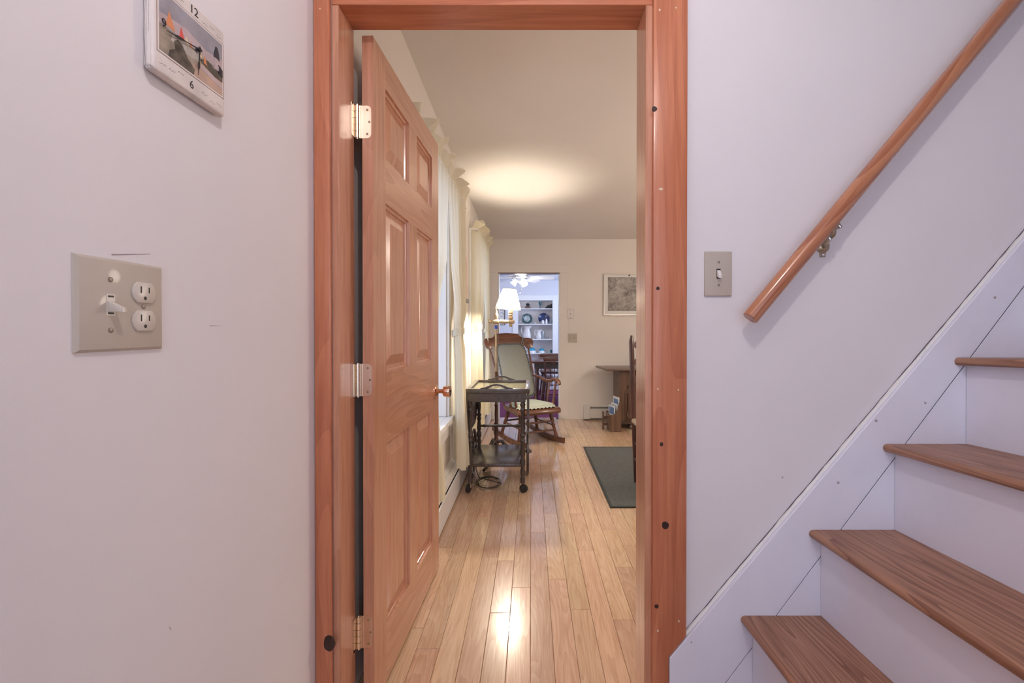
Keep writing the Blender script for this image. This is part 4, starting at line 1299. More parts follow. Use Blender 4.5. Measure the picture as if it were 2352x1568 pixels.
# ------------------------------------------------------------------ rocking chair (local: front is -y, up z)
RC_LOC, RC_ROT = (-0.03, 4.55, 0.0), math.radians(28)
RC = thing('rocking_chair', 'reddish brown wooden rocking chair with lobed crest and arms', 'chair', RC_LOC, RC_ROT)
def rk(y):
    return 0.016 + 0.20 * (y + 0.02) ** 2
for s in (-1, 1):
    xs2 = 0.215 * s
    bm = B()
    pts = []
    ys = [-0.36 + 0.80 * k / 16 for k in range(17)]
    up = [(y, rk(y) + 0.040) for y in ys]
    dn = [(y, rk(y) - 0.0155) for y in ys[::-1]]
    prism(bm, up + dn, 'X', xs2 - 0.013, xs2 + 0.013, 0.003)
    obj('rocker', bm, 'mahogany', RC, local=True)
legb = [(0.06, 0.75), (0.2, 1.15), (0.35, 1.1), (0.5, 0.8), (0.55, 1.15), (0.62, 0.85), (0.8, 0.95)]
SZc = 0.330
for s in (-1, 1):
    bm = B(); turned(bm, (0.165 * s, -0.16, SZc), (0.215 * s, -0.215, rk(-0.215) + 0.030), 0.0185, legb, 10)
    obj('leg', bm, 'mahogany_z', RC, local=True)
    bm = B(); turned(bm, (0.150 * s, 0.14, SZc), (0.215 * s, 0.20, rk(0.20) + 0.030), 0.0185, legb, 10)
    obj('leg', bm, 'mahogany_z', RC, local=True)
    bm = B(); turned(bm, (0.196 * s, -0.195, 0.175), (0.192 * s, 0.175, 0.175), 0.008, [(0.5, 1.5)], 8)
    obj('stretcher', bm, 'mahogany', RC, local=True)
for y, z in ((-0.19, 0.22), (-0.203, 0.13), (0.18, 0.19)):
    bm = B(); turned(bm, (-0.195, y, z), (0.195, y, z), 0.008, [(0.5, 1.5)], 8)
    obj('stretcher', bm, 'mahogany', RC, local=True)
bm = B()
def seat_pt(s, t):
    return None
pr = [(-0.255, SZc + 0.018), (-0.262, SZc + 0.0), (-0.250, SZc - 0.022), (-0.225, SZc - 0.028), (0.20, SZc - 0.020), (0.215, SZc + 0.008), (0.215, SZc + 0.030), (0.10, SZc + 0.022), (-0.10, SZc + 0.030), (-0.215, SZc + 0.036), (-0.243, SZc + 0.030)]
prism(bm, pr, 'X', -0.245, 0.245, 0.008, 2)
for v in bm.verts:
    v.co.x *= 1.0 - 0.22 * (v.co.y + 0.26) / 0.475
obj('seat', bm, 'mahogany', RC, local=True)
# back posts and spindles
def back_y(z):
    return 0.185 + 0.31 * (z - SZc) / 0.66 + 0.03 * math.sin(PI * (z - SZc) / 0.66) * -1
def bline(x0_, x1_, r_, nm, z1_=0.985, mat='mahogany_z'):
    bm_ = B()
    pts_ = []
    for k in range(9):
        z = SZc + 0.01 + (z1_ - SZc - 0.01) * k / 8
        x = x0_ + (x1_ - x0_) * k / 8
        pts_.append((x, back_y(z) - 0.03 * (x / 0.25) ** 2 * 0, z))
    tube(bm_, pts_, [r_ * f_ for f_ in (0.9, 1.0, 1.15, 1.2, 1.15, 1.05, 0.95, 0.9, 0.8)], 8)
    obj(nm, bm_, mat, RC, local=True)
bline(-0.190, -0.245, 0.012, 'back_post'); bline(0.190, 0.245, 0.012, 'back_post')
for x in (-0.13, -0.078, -0.026, 0.026, 0.078, 0.13):
    bline(x * 0.95, x * 1.25, 0.0085, 'spindle', 0.97)
# crest rail outline (x, z)
cr = [(-0.300, 0.015), (-0.290, -0.020), (-0.272, -0.048), (-0.240, -0.060), (-0.215, -0.056), (-0.200, -0.030), (-0.178, -0.026), (-0.150, -0.045), (0, -0.055), (0.150, -0.045), (0.178, -0.026), (0.200, -0.030),
      (0.215, -0.056), (0.240, -0.060), (0.272, -0.048), (0.290, -0.020), (0.300, 0.015), (0.292, 0.046), (0.262, 0.064), (0.200, 0.066), (0.175, 0.074), (0.150, 0.092), (0.138, 0.112), (0, 0.122),
      (-0.138, 0.112), (-0.150, 0.092), (-0.175, 0.074), (-0.200, 0.066), (-0.262, 0.064), (-0.292, 0.046)]
bm = B()
ZCR = 0.995
prism(bm, [(x * 1.03, z + ZCR) for x, z in cr], 'Y', -0.012, 0.012, 0.004, 2)
for v in bm.verts:
    v.co.y += back_y(0.965) + 0.008 + 0.40 * (v.co.z - ZCR) - 0.45 * v.co.x ** 2 + 0.02
obj('crest_rail', bm, 'mahogany', RC, local=True)
for s in (-1, 1):
    z_ = 0.625
    xb_ = 0.212 * s
    bm = B()
    path = [(xb_, back_y(z_) + 0.01, z_ + 0.018), (0.232 * s, 0.19, z_ + 0.006), (0.252 * s, 0.09, z_ - 0.020), (0.262 * s, 0.00, z_ - 0.016), (0.262 * s, -0.09, z_ + 0.006), (0.258 * s, -0.16, z_ + 0.004), (0.252 * s, -0.205, z_ - 0.016), (0.248 * s, -0.222, z_ - 0.034)]
    tube(bm, *spline(path, [0.013, 0.015, 0.017, 0.017, 0.019, 0.022, 0.020, 0.012]), 12)
    for v in bm.verts:
        pass
    obj('arm', bm, 'mahogany', RC, local=True)
    bm = B(); turned(bm, (0.205 * s, -0.150, SZc + 0.020), (0.256 * s, -0.135, z_ - 0.002), 0.0125, [(0.15, 1.2), (0.4, 0.9), (0.7, 1.1)], 8)
    obj('arm_post', bm, 'mahogany_z', RC, local=True)
    bm = B(); turned(bm, (0.205 * s, -0.030, SZc + 0.022), (0.258 * s, 0.000, z_ - 0.022), 0.009, [(0.4, 1.2)], 8)
    obj('arm_spindle', bm, 'mahogany_z', RC, local=True)

def ruffle_loop(center_fn, n=120, w_in=0.0, w_out=0.02, amp=0.010, freq=26):
    """strip round a closed outline; center_fn(t) -> (point, outward, normal)"""
    b_ = B()
    rings = []
    for k in range(n):
        t = k / n
        p_, o_, nn = center_fn(t)
        wv = math.sin(2 * PI * freq * t) * amp + 0.5 * amp * math.sin(2 * PI * freq * 2.3 * t)
        rings.append([b_.verts.new(p_ + o_ * w_in), b_.verts.new(p_ + o_ * (w_in + w_out) * 0.55 + nn * wv * 0.5), b_.verts.new(p_ + o_ * (w_in + w_out) + nn * wv)])
    for k in range(n):
        a_, c_ = rings[k], rings[(k + 1) % n]
        for j in range(2):
            b_.faces.new((a_[j], c_[j], c_[j + 1], a_[j + 1]))
    return b_
def cushion(bm_, outline, thick, place):
    """pillow over a 2D outline (list of (u,v)); place(u, v, h) -> point"""
    cu_ = sum(p_[0] for p_ in outline) / len(outline); cv_ = sum(p_[1] for p_ in outline) / len(outline)
    lv = [(1.0, 0.0), (0.985, 0.35), (0.94, 0.68), (0.8, 0.9), (0.5, 1.0), (0.0, 1.0)]
    for side in (1, -1):
        prev = None
        for f_, h_ in lv[:-1]:
            ring = [bm_.verts.new(place(cu_ + (u - cu_) * f_, cv_ + (v - cv_) * f_, side * h_ * thick / 2)) for u, v in outline]
            if prev:
                for k in range(len(ring)):
                    bm_.faces.new((prev[k], prev[(k + 1) % len(ring)], ring[(k + 1) % len(ring)], ring[k]))
            prev = ring
        c_ = bm_.verts.new(place(cu_, cv_, side * thick / 2))
        for k in range(len(prev)):
            bm_.faces.new((prev[k], prev[(k + 1) % len(prev)], c_))
    bmesh.ops.remove_doubles(bm_, verts=bm_.verts, dist=0.0001)
    bmesh.ops.recalc_face_normals(bm_, faces=bm_.faces)
    return bm_
def rrect(w0, w1, v0, v1, r_, n=7):
    """rounded quad: half width w0 at v0 and w1 at v1"""
    out = []
    for (sx, vv, a0) in ((1, v0, -PI / 2), (1, v1, 0), (-1, v1, PI / 2), (-1, v0, PI)):
        hw_ = w0 if vv == v0 else w1
        cx_, cv_ = sx * (hw_ - r_), vv + (r_ if vv == v0 else -r_)
        for k in range(n):
            a = a0 + PI / 2 * k / (n - 1)
            out.append((cx_ + r_ * math.cos(a), cv_ + r_ * math.sin(a)))
    return out
BC = thing('back_cushion', 'flat sage back cushion with dark ruffled edge tied to the rocking chair', 'cushion', RC_LOC, RC_ROT)
def place_back(u, v, h):
    return Vector((u, back_y(v) - 0.040 - h, v))
ol = rrect(0.180, 0.172, 0.43, 0.985, 0.075)
bm = B(); cushion(bm, ol, 0.050, place_back)
obj('pad', bm, 'sage', BC, local=True, angle=60)
def loop_of(outline, place, nn):
    pts_ = [Vector(p_) for p_ in outline]
    L_ = [0]
    for p_, q_ in zip(pts_, pts_[1:] + pts_[:1]):
        L_.append(L_[-1] + (q_ - p_).length)
    c_ = sum(pts_, Vector((0, 0))) / len(pts_)
    def fn(t):
        d_ = t * L_[-1]
        for k in range(len(pts_)):
            if L_[k] <= d_ <= L_[k + 1] + 1e-9:
                f_ = (d_ - L_[k]) / max(L_[k + 1] - L_[k], 1e-9)
                q_ = pts_[k].lerp(pts_[(k + 1) % len(pts_)], f_)
                break
        P0 = place(q_.x, q_.y, 0)
        o2 = (q_ - c_).normalized() * 0.01
        P1 = place(q_.x + o2.x, q_.y + o2.y, 0)
        return P0, (P1 - P0).normalized(), nn
    return fn
obj('ruffle', ruffle_loop(loop_of(ol, place_back, Vector((0, -1, 0.3))), 220, -0.004, 0.022, 0.007, 44), 'sage_dark', BC, local=True, angle=70)
bm = B()
yb_ = back_y(1.0)
for pth in ([(0.145, yb_ - 0.045, 0.965), (0.165, yb_ - 0.02, 1.01), (0.178, yb_ - 0.012, 1.06), (0.178, yb_ + 0.045, 1.068), (0.175, yb_ + 0.05, 1.0)],
            [(0.178, yb_ - 0.016, 1.06), (0.20, yb_ - 0.030, 1.045), (0.232, yb_ - 0.036, 1.022)],
            [(0.150, yb_ - 0.045, 0.965), (0.172, yb_ - 0.045, 0.93), (0.178, yb_ - 0.055, 0.88)],
            [(0.178, yb_ - 0.016, 1.06), (0.186, yb_ - 0.022, 1.01), (0.188, yb_ - 0.03, 0.95)]):
    tube(bm, pth, 0.0042, 6)
obj('tie_ribbon', bm, 'sage', BC, local=True)
SC = thing('seat_cushion', 'pale green seat cushion with scalloped ruffle on the rocking chair', 'cushion', RC_LOC, RC_ROT)
def place_seat(u, v, h):
    return Vector((u, v, SZc + 0.058 + h - 0.02 * (u / 0.2) ** 2 * 0))
ol2 = rrect(0.205, 0.160, -0.225, 0.155, 0.07)
bm = B(); cushion(bm, ol2, 0.036, place_seat)
obj('pad', bm, 'sage_pale', SC, local=True, angle=60)
def drop(fn):
    def g_(t):
        p_, o_, n_ = fn(t)
        return p_, (o_ * 0.75 + Vector((0, 0, -0.66))).normalized(), n_
    return g_
obj('ruffle', ruffle_loop(drop(loop_of(ol2, place_seat, Vector((0, 0, 1)))), 220, -0.004, 0.028, 0.005, 34), 'sage_pale', SC, local=True, angle=70)

# ------------------------------------------------------------------ ladder-back chair at the right jamb
LCX, LCY = 0.757, 3.28
LC = thing('ladderback_chair', 'dark ladder-back dining chair with pale seat half hidden by the right jamb', 'chair', (LCX + 0.21, LCY, 0))
for s in (0, 1):
    x = LCX + 0.42 * s
    lean = 0.032 * (1 - 2 * s)
    bm = B(); tube(bm, [(x + lean, LCY, 0.0005), (x + lean * 0.55, LCY, 0.45), (x + 0.002, LCY + 0.0, 0.95), (x - 0.002, LCY, 1.06), (x - 0.001, LCY, 1.107)], [0.013, 0.018, 0.019, 0.019, 0.009], 12)
    obj('back_post', bm, 'ladder', LC)
    bm = B(); tube(bm, [(x + lean, LCY - 0.38, 0.0005), (x + lean * 0.55, LCY - 0.38, 0.47)], [0.013, 0.018], 12)
    obj('leg', bm, 'ladder', LC)
for i, zc_ in enumerate((1.035, 0.905, 0.775, 0.645)):
    h_ = 0.028
    bm = B(); prism(bm, [(LCX + 0.020, zc_ - h_ * 0.55), (LCX + 0.034, zc_ - h_), (LCX + 0.386, zc_ - h_), (LCX + 0.40, zc_ - h_ * 0.55), (LCX + 0.40, zc_ + h_ * 0.55), (LCX + 0.386, zc_ + h_), (LCX + 0.21, zc_ + h_ * 1.3), (LCX + 0.034, zc_ + h_), (LCX + 0.020, zc_ + h_ * 0.55)], 'Y', LCY - 0.005, LCY + 0.006, 0.002)
    obj('back_slat', bm, 'slat_wood', LC)
bm = B(); box(bm, LCX - 0.0, LCX + 0.42, LCY - 0.40, LCY + 0.02, 0.445, 0.485, 0.014, 3)
obj('seat', bm, 'bone', LC)
for z_ in (0.15, 0.27):
    for y in (LCY, LCY - 0.38):
        bm = B(); tube(bm, [(LCX + 0.028, y, z_), (LCX + 0.392, y, z_)], 0.009, 8)
        obj('rung', bm, 'ladder', LC)
    for x in (LCX + 0.026, LCX + 0.394):
        bm = B(); tube(bm, [(x, LCY, z_ + 0.03), (x, LCY - 0.38, z_ + 0.03)], 0.009, 8)
        obj('rung', bm, 'ladder', LC)

# ------------------------------------------------------------------ rug
RG = thing('rug', 'flat charcoal grey rug with bound edge on the oak floor', 'rug', (1.2, 3.55, 0))
ra, rb = 1165 / (1168 - 755), 1165 / (1028 - 755)
rx = 0.512
bm = B(); box(bm, rx + 0.018, 2.3, ra + 0.018, rb - 0.018, 0.0004, 0.0075, 0.002)
obj('pile', bm, 'rug', RG, smooth=False)
for q in ((rx, 2.32, ra, ra + 0.018), (rx, 2.32, rb - 0.018, rb), (rx, rx + 0.018, ra + 0.0182, rb - 0.0182), (2.3005, 2.32, ra + 0.0182, rb - 0.0182)):
    bm = B(); box(bm, q[0], q[1], q[2], q[3], 0.0004, 0.0085, 0.003, 2)
    obj('binding', bm, 'rug_edge', RG)
for o_ in (LC,):
    o_.location.z += 0.0078

# ------------------------------------------------------------------ drop-leaf cabinet table by the far wall
CT = thing('cabinet_table', 'dark wooden cabinet table with wide overhanging top below the framed map', 'table', (1.25, 5.25, 0))
bm = B(); prism(bm, [(0.815, 5.50), (0.872, 5.02), (1.60, 5.02), (1.66, 5.50)], 'Z', 0.676, 0.700, 0.004, 2)
obj('top', bm, 'walnut_x', CT)
cx0, cx1, cy0_, cy1_ = 1.030, 1.45, 5.07, 5.46
bm = B(); box(bm, cx0, cx0 + 0.085, cy0_, cy1_, 0.085, 0.6755, 0.003)
obj('side_panel', bm, 'walnut', CT, smooth=False)
bm = B(); box(bm, cx1 - 0.085, cx1, cy0_, cy1_, 0.085, 0.6755, 0.003)
obj('side_panel', bm, 'walnut', CT, smooth=False)
bm = B(); box(bm, cx0 + 0.0855, cx1 - 0.0855, cy0_ + 0.02, cy0_ + 0.035, 0.085, 0.6755)
obj('back_panel', bm, 'walnut', CT, smooth=False)
bm = B(); box(bm, cx0 + 0.098, cx1 - 0.098, cy0_ + 0.002, cy0_ + 0.0195, 0.115, 0.50, 0.004)
dr = obj('cabinet_door', bm, 'walnut', CT, smooth=False)
for z_ in (0.17, 0.44):
    bm = B(); tube(bm, [(cx0 + 0.092, cy0_ - 0.002, z_ - 0.03), (cx0 + 0.092, cy0_ - 0.002, z_ + 0.03)], 0.005, 8)
    obj('hinge', bm, 'oldbrass', dr)
bm = B(); box(bm, cx0 - 0.02, cx1 + 0.02, cy0_ - 0.015, cy1_, 0.055, 0.0845, 0.005, 2)
obj('plinth', bm, 'walnut_x', CT)
for x in (cx0 + 0.04, cx1 - 0.04):
    for y in (cy0_ + 0.01, cy1_ - 0.04):
        x2 = x + 0.09 if (x < 1.2 and y < 5.2) else x
        bm = B(); lathe(bm, [(0.008, -0.013), (0.024, -0.012), (0.0265, -0.007), (0.0265, 0.007), (0.024, 0.012), (0.008, 0.013)], (x2, y, 0.0268), (0.3, -1, 0), 18)
        w_ = obj('caster', bm, 'black', CT)
        bm = B(); lathe(bm, [(0.016, 0.0125), (0.016, 0.0140), (0.012, 0.0140), (0.012, 0.0125)], (x2, y, 0.0268), (0.3, -1, 0), 18, caps=False)
        lathe(bm, [(0.007, 0.0115), (0.006, 0.016), (0.001, 0.017)], (x2, y, 0.0268), (0.3, -1, 0), 12)
        obj('caster_hub', bm, 'nickel', w_)

# ------------------------------------------------------------------ magazine rack and magazines
MR = thing('magazine_rack', 'small brown wooden magazine rack standing before the cabinet table', 'magazine rack', (0.985, 4.97, 0))
mx0, mx1 = 0.825, 1.015
bm = B(); prism(bm, [(mx1 - 0.115, 0.001), (mx1, 0.001), (mx1, 0.330), (mx1 - 0.012, 0.345), (mx1 - 0.024, 0.325), (mx1 - 0.032, 0.27), (mx1 - 0.055, 0.215), (mx1 - 0.085, 0.195), (mx1 - 0.115, 0.190)], 'Y', 4.90, 4.918, 0.002)
obj('end_panel', bm, 'walnut', MR)
bm = B(); prism(bm, [(mx1 - 0.115, 0.001), (mx1, 0.001), (mx1, 0.330), (mx1 - 0.012, 0.345), (mx1 - 0.024, 0.325), (mx1 - 0.032, 0.27), (mx1 - 0.055, 0.215), (mx1 - 0.085, 0.195), (mx1 - 0.115, 0.190)], 'Y', 5.15, 5.168, 0.002)
obj('end_panel', bm, 'walnut', MR)
bm = B(); box(bm, mx1 - 0.130, mx1 - 0.1155, 4.902, 5.166, 0.03, 0.19, 0.002)
obj('front_slat', bm, 'walnut', MR, smooth=False)
bm = B(); box(bm, mx1 - 0.115, mx1 - 0.002, 4.9185, 5.1495, 0.02, 0.032)
obj('bottom_board', bm, 'walnut', MR, smooth=False)
bm = B(); box(bm, mx1 - 0.014, mx1 - 0.002, 4.9185, 5.1495, 0.033, 0.32)
obj('rear_slat', bm, 'walnut', MR, smooth=False)
bm = B(); prism(bm, [(mx0, 0.001), (mx0 + 0.018, 0.001), (mx0 + 0.018, 0.20), (mx0 + 0.009, 0.215), (mx0, 0.20)], 'Y', 5.02, 5.06, 0.002)
obj('side_post', bm, 'walnut', MR)
bm = B(); box(bm, mx0 + 0.0185, mx1 - 0.1305, 5.03, 5.05, 0.05, 0.075)
obj('crossbar', bm, 'walnut', MR, smooth=False)
bm = B(); box(bm, mx0 + 0.0185, mx1 - 0.1305, 5.03, 5.05, 0.13, 0.155)
obj('crossbar', bm, 'walnut', MR, smooth=False)
def magazine(x, y, z, wd, ht, lean, mat2, label, yaw):
    r = thing('magazine', label, 'magazine', (x, y, z), yaw, group='magazines in the wooden rack')
    bm_ = B(); box(bm_, 0, 0.006, 0, wd, 0, ht)
    for v in bm_.verts:
        v.co.x += v.co.z * lean
    obj('pages', bm_, 'paper', r, local=True, smooth=False)
    bm_ = B(); box(bm_, -0.0012, -0.0002, wd * 0.12, wd * 0.88, ht * 0.62, ht * 0.93)
    for v in bm_.verts:
        v.co.x += v.co.z * lean
    obj('cover_print', bm_, mat2, r, local=True, smooth=False)
magazine(0.944, 4.921, 0.034, 0.17, 0.250, 0.01, 'paper_blue', 'white magazine with dark blue cover picture at the front of the rack', 0.24)
magazine(0.968, 4.925, 0.034, 0.17, 0.275, 0.03, 'paper_grey', 'grey printed magazine leaning in the middle of the rack', 0.22)
magazine(0.985, 4.925, 0.034, 0.16, 0.350, 0.03, 'paper_blue', 'tallest magazine leaning at the back of the rack', 0.22)

# ------------------------------------------------------------------ dining room: built-in shelves
BK = thing('built_in_bookcase', 'white built-in shelves holding pottery in the dining room wall', 'bookcase', ((NL + NR) / 2, YD, 0.06))
DP = YD + 0.26
bm = B(); box(bm, NL, NR, DP, DP + 0.015, 0.06, NT)
obj('back_panel', bm, 'niche_paint', BK, smooth=False)
for a, b_ in ((NL - 0.015, NL), (NR, NR + 0.015)):
    bm = B(); box(bm, a, b_, YD + 0.101, DP + 0.015, 0.06, NT)
    obj('side_board', bm, 'niche_paint', BK, smooth=False)
bm = B(); box(bm, NL - 0.015, NR + 0.015, YD + 0.101, DP + 0.015, NT, NT + 0.015)
obj('top_board', bm, 'niche_paint', BK, smooth=False)
bm = B(); box(bm, NL, NR, YD + 0.101, DP, 0.045, 0.06)
obj('bottom_board', bm, 'niche_paint', BK, smooth=False)
ZS = [at(1240, py_, YD).z for py_ in (708, 743.5, 778.5, 811, 858)]
for z_ in ZS:
    bm = B(); box(bm, NL + 0.0005, NR - 0.0005, YD + 0.004, DP - 0.0005, z_ - 0.017, z_, 0.002)
    obj('shelf', bm, 'dining_white', BK, smooth=False)
for q in ((NL - 0.10, NL - 0.0005, 0.0, NT + 0.1), (NR + 0.0005, NR + 0.105, 0.0, NT + 0.1), (NL, NR, NT + 0.0005, NT + 0.1)):
    bm = B(); box(bm, q[0], q[1], YD - 0.018, YD - 0.0005, q[2], q[3], 0.002)
    obj('face_frame', bm, 'dining_white', BK, smooth=False)

def xpx(px_, Y=YD + 0.12):
    return at(px_, 755, Y).x
YSH = YD + 0.13
def pitcher(px_, zi, h, r_, label):
    x = xpx(px_); z = ZS[zi] + 0.0005
    o_ = thing('pitcher', label, 'pitcher', (x, YSH, z))
    bm_ = B(); lathe(bm_, [(r_ * 0.75, 0), (r_ * 0.98, h * 0.1), (r_ * 1.0, h * 0.3), (r_ * 0.85, h * 0.55), (r_ * 0.68, h * 0.75), (r_ * 0.72, h * 0.9), (r_ * 0.85, h), (r_ * 0.78, h), (r_ * 0.62, h * 0.85), (0.001, h * 0.8)], (x, YSH, z), (0, 0, 1), 24)
    for v in bm_.verts:
        if v.co.z > z + h * 0.85 and v.co.x - x > r_ * 0.4:
            v.co.x += r_ * 0.35; v.co.z += h * 0.03
    obj('body', bm_, 'china', o_)
    bm_ = B(); tube(bm_, [(x - r_ * 0.70, YSH, z + h * 0.92), (x - r_ * 1.25, YSH, z + h * 0.95), (x - r_ * 1.45, YSH, z + h * 0.75), (x - r_ * 1.3, YSH, z + h * 0.45), (x - r_ * 0.92, YSH, z + h * 0.28)], r_ * 0.11, 8)
    obj('handle', bm_, 'china', o_)
pitcher(1210.5, 2, 0.245, 0.078, 'tall white pitcher on the third shelf behind the rocking chair')
pitcher(1238, 2, 0.175, 0.060, 'shorter white pitcher on the third shelf')
def plate_on_shelf(px_, zi, r_, mat, mat2, label, name='plate'):
    x = xpx(px_); z = ZS[zi] + 0.003
    o_ = thing(name, label, 'plate', (x, YSH, z))
    ax_ = Vector((0, -1, 0.28)).normalized()
    c = Vector((x, YSH + 0.04, z + r_ * 0.965))
    bm_ = B(); lathe(bm_, [(r_ * 0.5, -0.012), (r_ * 0.62, -0.006), (r_, 0.012), (r_, 0.015), (r_ * 0.62, -0.002), (r_ * 0.55, -0.006), (0.001, -0.007)], c, ax_, 32)
    obj('rim', bm_, mat, o_)
    bm_ = B(); lathe(bm_, [(r_ * 0.60, -0.0015), (r_ * 0.56, -0.003), (0.001, -0.0045)], c, ax_, 32, caps=False)
    obj('well', bm_, mat2, o_)
    bm_ = B()
    tube(bm_, [(x - 0.03, YSH - 0.03, z - 0.002), (x - 0.03, YSH + 0.06, z - 0.001), (x - 0.02, YSH + 0.09, z + r_)], 0.003, 6)
    tube(bm_, [(x + 0.03, YSH - 0.03, z - 0.002), (x + 0.03, YSH + 0.06, z - 0.001), (x + 0.02, YSH + 0.09, z + r_)], 0.003, 6)
    obj('plate_stand', bm_, 'black', o_)
plate_on_shelf(1210.5, 1, 0.103, 'teal', 'paper_grey', 'dark teal plate standing on the second shelf')
plate_on_shelf(1249, 1, 0.108, 'navy', 'navy', 'navy blue plate standing on the second shelf')
def upturned_bowl(px_, zi, r_, h, label):
    x = xpx(px_); z = ZS[zi] + 0.0006
    o_ = thing('bowl', label, 'bowl', (x, YSH, z))
    bm_ = B(); lathe(bm_, [(r_, 0), (r_ * 0.99, h * 0.2), (r_ * 0.92, h * 0.45)], (x, YSH, z), (0, 0, 1), 28)
    obj('rim', bm_, 'china', o_)
    bm_ = B(); lathe(bm_, [(r_ * 0.922, h * 0.4502), (r_ * 0.75, h * 0.75), (r_ * 0.48, h * 0.95), (r_ * 0.4, h * 0.96), (r_ * 0.38, h), (0.001, h)], (x, YSH, z), (0, 0, 1), 28)
    obj('foot_side', bm_, 'turq', o_)
upturned_bowl(1221, 3, 0.088, 0.100, 'larger turquoise and white bowl on the fourth shelf')
upturned_bowl(1244, 3, 0.064, 0.090, 'smaller turquoise and white bowl on the fourth shelf')
# creamer and sugar jar before the navy plate
x = xpx(1247, YD + 0.06); z = ZS[1] + 0.0005; y = YD + 0.055
bm = B(); lathe(bm, [(0.022, 0), (0.030, 0.02), (0.030, 0.045), (0.020, 0.060), (0.023, 0.072), (0.018, 0.072), (0.001, 0.06)], (x, y, z), (0, 0, 1), 18)
tube(bm, [(x - 0.028, y, z + 0.055), (x - 0.045, y, z + 0.05), (x - 0.042, y, z + 0.03), (x - 0.029, y, z + 0.02)], 0.004, 6)
tag(obj('creamer', bm, 'china', origin=(x, y, z)), 'small white creamer in front of the navy blue plate', 'jug')
x = xpx(1255, YD + 0.06)
bm = B(); lathe(bm, [(0.020, 0), (0.024, 0.03), (0.020, 0.07), (0.014, 0.085), (0.016, 0.098), (0.001, 0.098)], (x, y, z), (0, 0, 1), 18)
tag(obj('bud_vase', bm, 'china', origin=(x, y, z)), 'slim white bud vase in front of the navy blue plate', 'vase')
def tumbler(px_, zi, h, r_, label, mat='clear'):
    x = xpx(px_, YD + 0.08); z = ZS[zi] + 0.0006; y = YD + 0.08
    bm_ = B(); lathe(bm_, [(r_ * 0.7, 0), (r_ * 0.75, 0.004), (r_, h), (r_ * 0.9, h), (r_ * 0.65, 0.006), (0.001, 0.006)], (x, y, z), (0, 0, 1), 16)
    return tag(obj('drinking_glass', bm_, mat, origin=(x, y, z)), label, 'glass')
tumbler(1265.5, 1, 0.095, 0.026, 'clear glass at the right end of the second shelf')
tumbler(1193.5, 1, 0.055, 0.020, 'clear glass at the left end of the second shelf')
tumbler(1247.5, 2, 0.145, 0.026, 'tall clear glass beside the shorter white pitcher')
tumbler(1258.5, 2, 0.05, 0.022, 'short clear glass near the right end of the third shelf')
tumbler(1266, 3, 0.06, 0.022, 'small blue glass at the right end of the fourth shelf', 'bottle_teal')
x = xpx(1226, YD + 0.07); z = ZS[1] + 0.0006
bm = B(); lathe(bm, [(0.020, 0), (0.042, 0.014), (0.046, 0.022), (0.040, 0.022), (0.001, 0.010)], (x, YD + 0.07, z), (0, 0, 1), 18)
tag(obj('dish', bm, 'paper_grey', origin=(x, YD + 0.07, z)), 'low grey dish between the teal and navy plates', 'dish')
# top shelf pieces
x = xpx(1212); z = ZS[0] + 0.0006
PT = thing('potted_succulent', 'dark plant in a reddish brown box on the top shelf', 'plant', (x, YSH, z))
bm = B(); box(bm, x - 0.055, x + 0.055, YSH - 0.04, YSH + 0.04, z, z + 0.045, 0.004)
obj('planter_box', bm, 'walnut', PT)
for k in range(14):
    a = k * 2.4
    q = 0.012 + 0.0022 * k
    bm = B(); tube(bm, [(x + 0.2 * q * math.cos(a), YSH + 0.2 * q * math.sin(a), z + 0.040), (x + 0.8 * q * math.cos(a), YSH + 0.8 * q * math.sin(a), z + 0.075), (x + 1.2 * q * math.cos(a), YSH + 1.2 * q * math.sin(a), z + 0.125 - 0.003 * k)], [0.008, 0.009, 0.001], 6)
    obj('leaf', bm, 'art_dark', PT)
x = xpx(1240.5)
bm = B(); lathe(bm, [(0.020, 0), (0.022, 0.004), (0.006, 0.012), (0.007, 0.05), (0.018, 0.075), (0.026, 0.105), (0.030, 0.135), (0.026, 0.135), (0.016, 0.08), (0.001, 0.07)], (x, YSH, z), (0, 0, 1), 18)
tag(obj('goblet', bm, 'bottle_teal', origin=(x, YSH, z)), 'tall teal glass goblet on the top shelf', 'glass')
x0_ = xpx(1250); x1_ = xpx(1269) + 0.002
bm = B(); prism(bm, [(x0_, z), (x1_ - 0.01, z), (x1_ - 0.01, z + 0.105), (x1_ - 0.045, z + 0.078), (x1_ - 0.075, z + 0.070), (x1_ - 0.105, z + 0.060), (x1_ - 0.13, z + 0.03)], 'Y', YSH - 0.03, YSH + 0.03, 0.008, 2)
tag(obj('cat_figurine', bm, 'black', origin=(x0_, YSH, z)), 'black sloping figurine at the right end of the top shelf', 'figurine')
for k, (px_, w_, h_, mt) in enumerate(((1217, 0.10, 0.035, 'art_red'), (1240, 0.12, 0.05, 'paper'), (1258, 0.10, 0.045, 'art_red'))):
    x = xpx(px_); z = ZS[4] + 0.0006
    bm = B(); box(bm, x - w_ / 2, x + w_ / 2, YSH - 0.05, YSH + 0.05, z, z + h_, 0.004)
    box(bm, x - w_ / 2 + 0.01, x + w_ / 2 - 0.01, YSH - 0.045, YSH + 0.045, z + h_ + 0.0002, z + h_ + 0.03, 0.003)
    tag(obj('boxed_set', bm, mt, origin=(x, YSH, z)), ('red lidded box on the lowest visible shelf at its left end', 'white lidded box on the lowest visible shelf behind the table', 'red lidded box on the lowest visible shelf at its right end')[k], 'box')

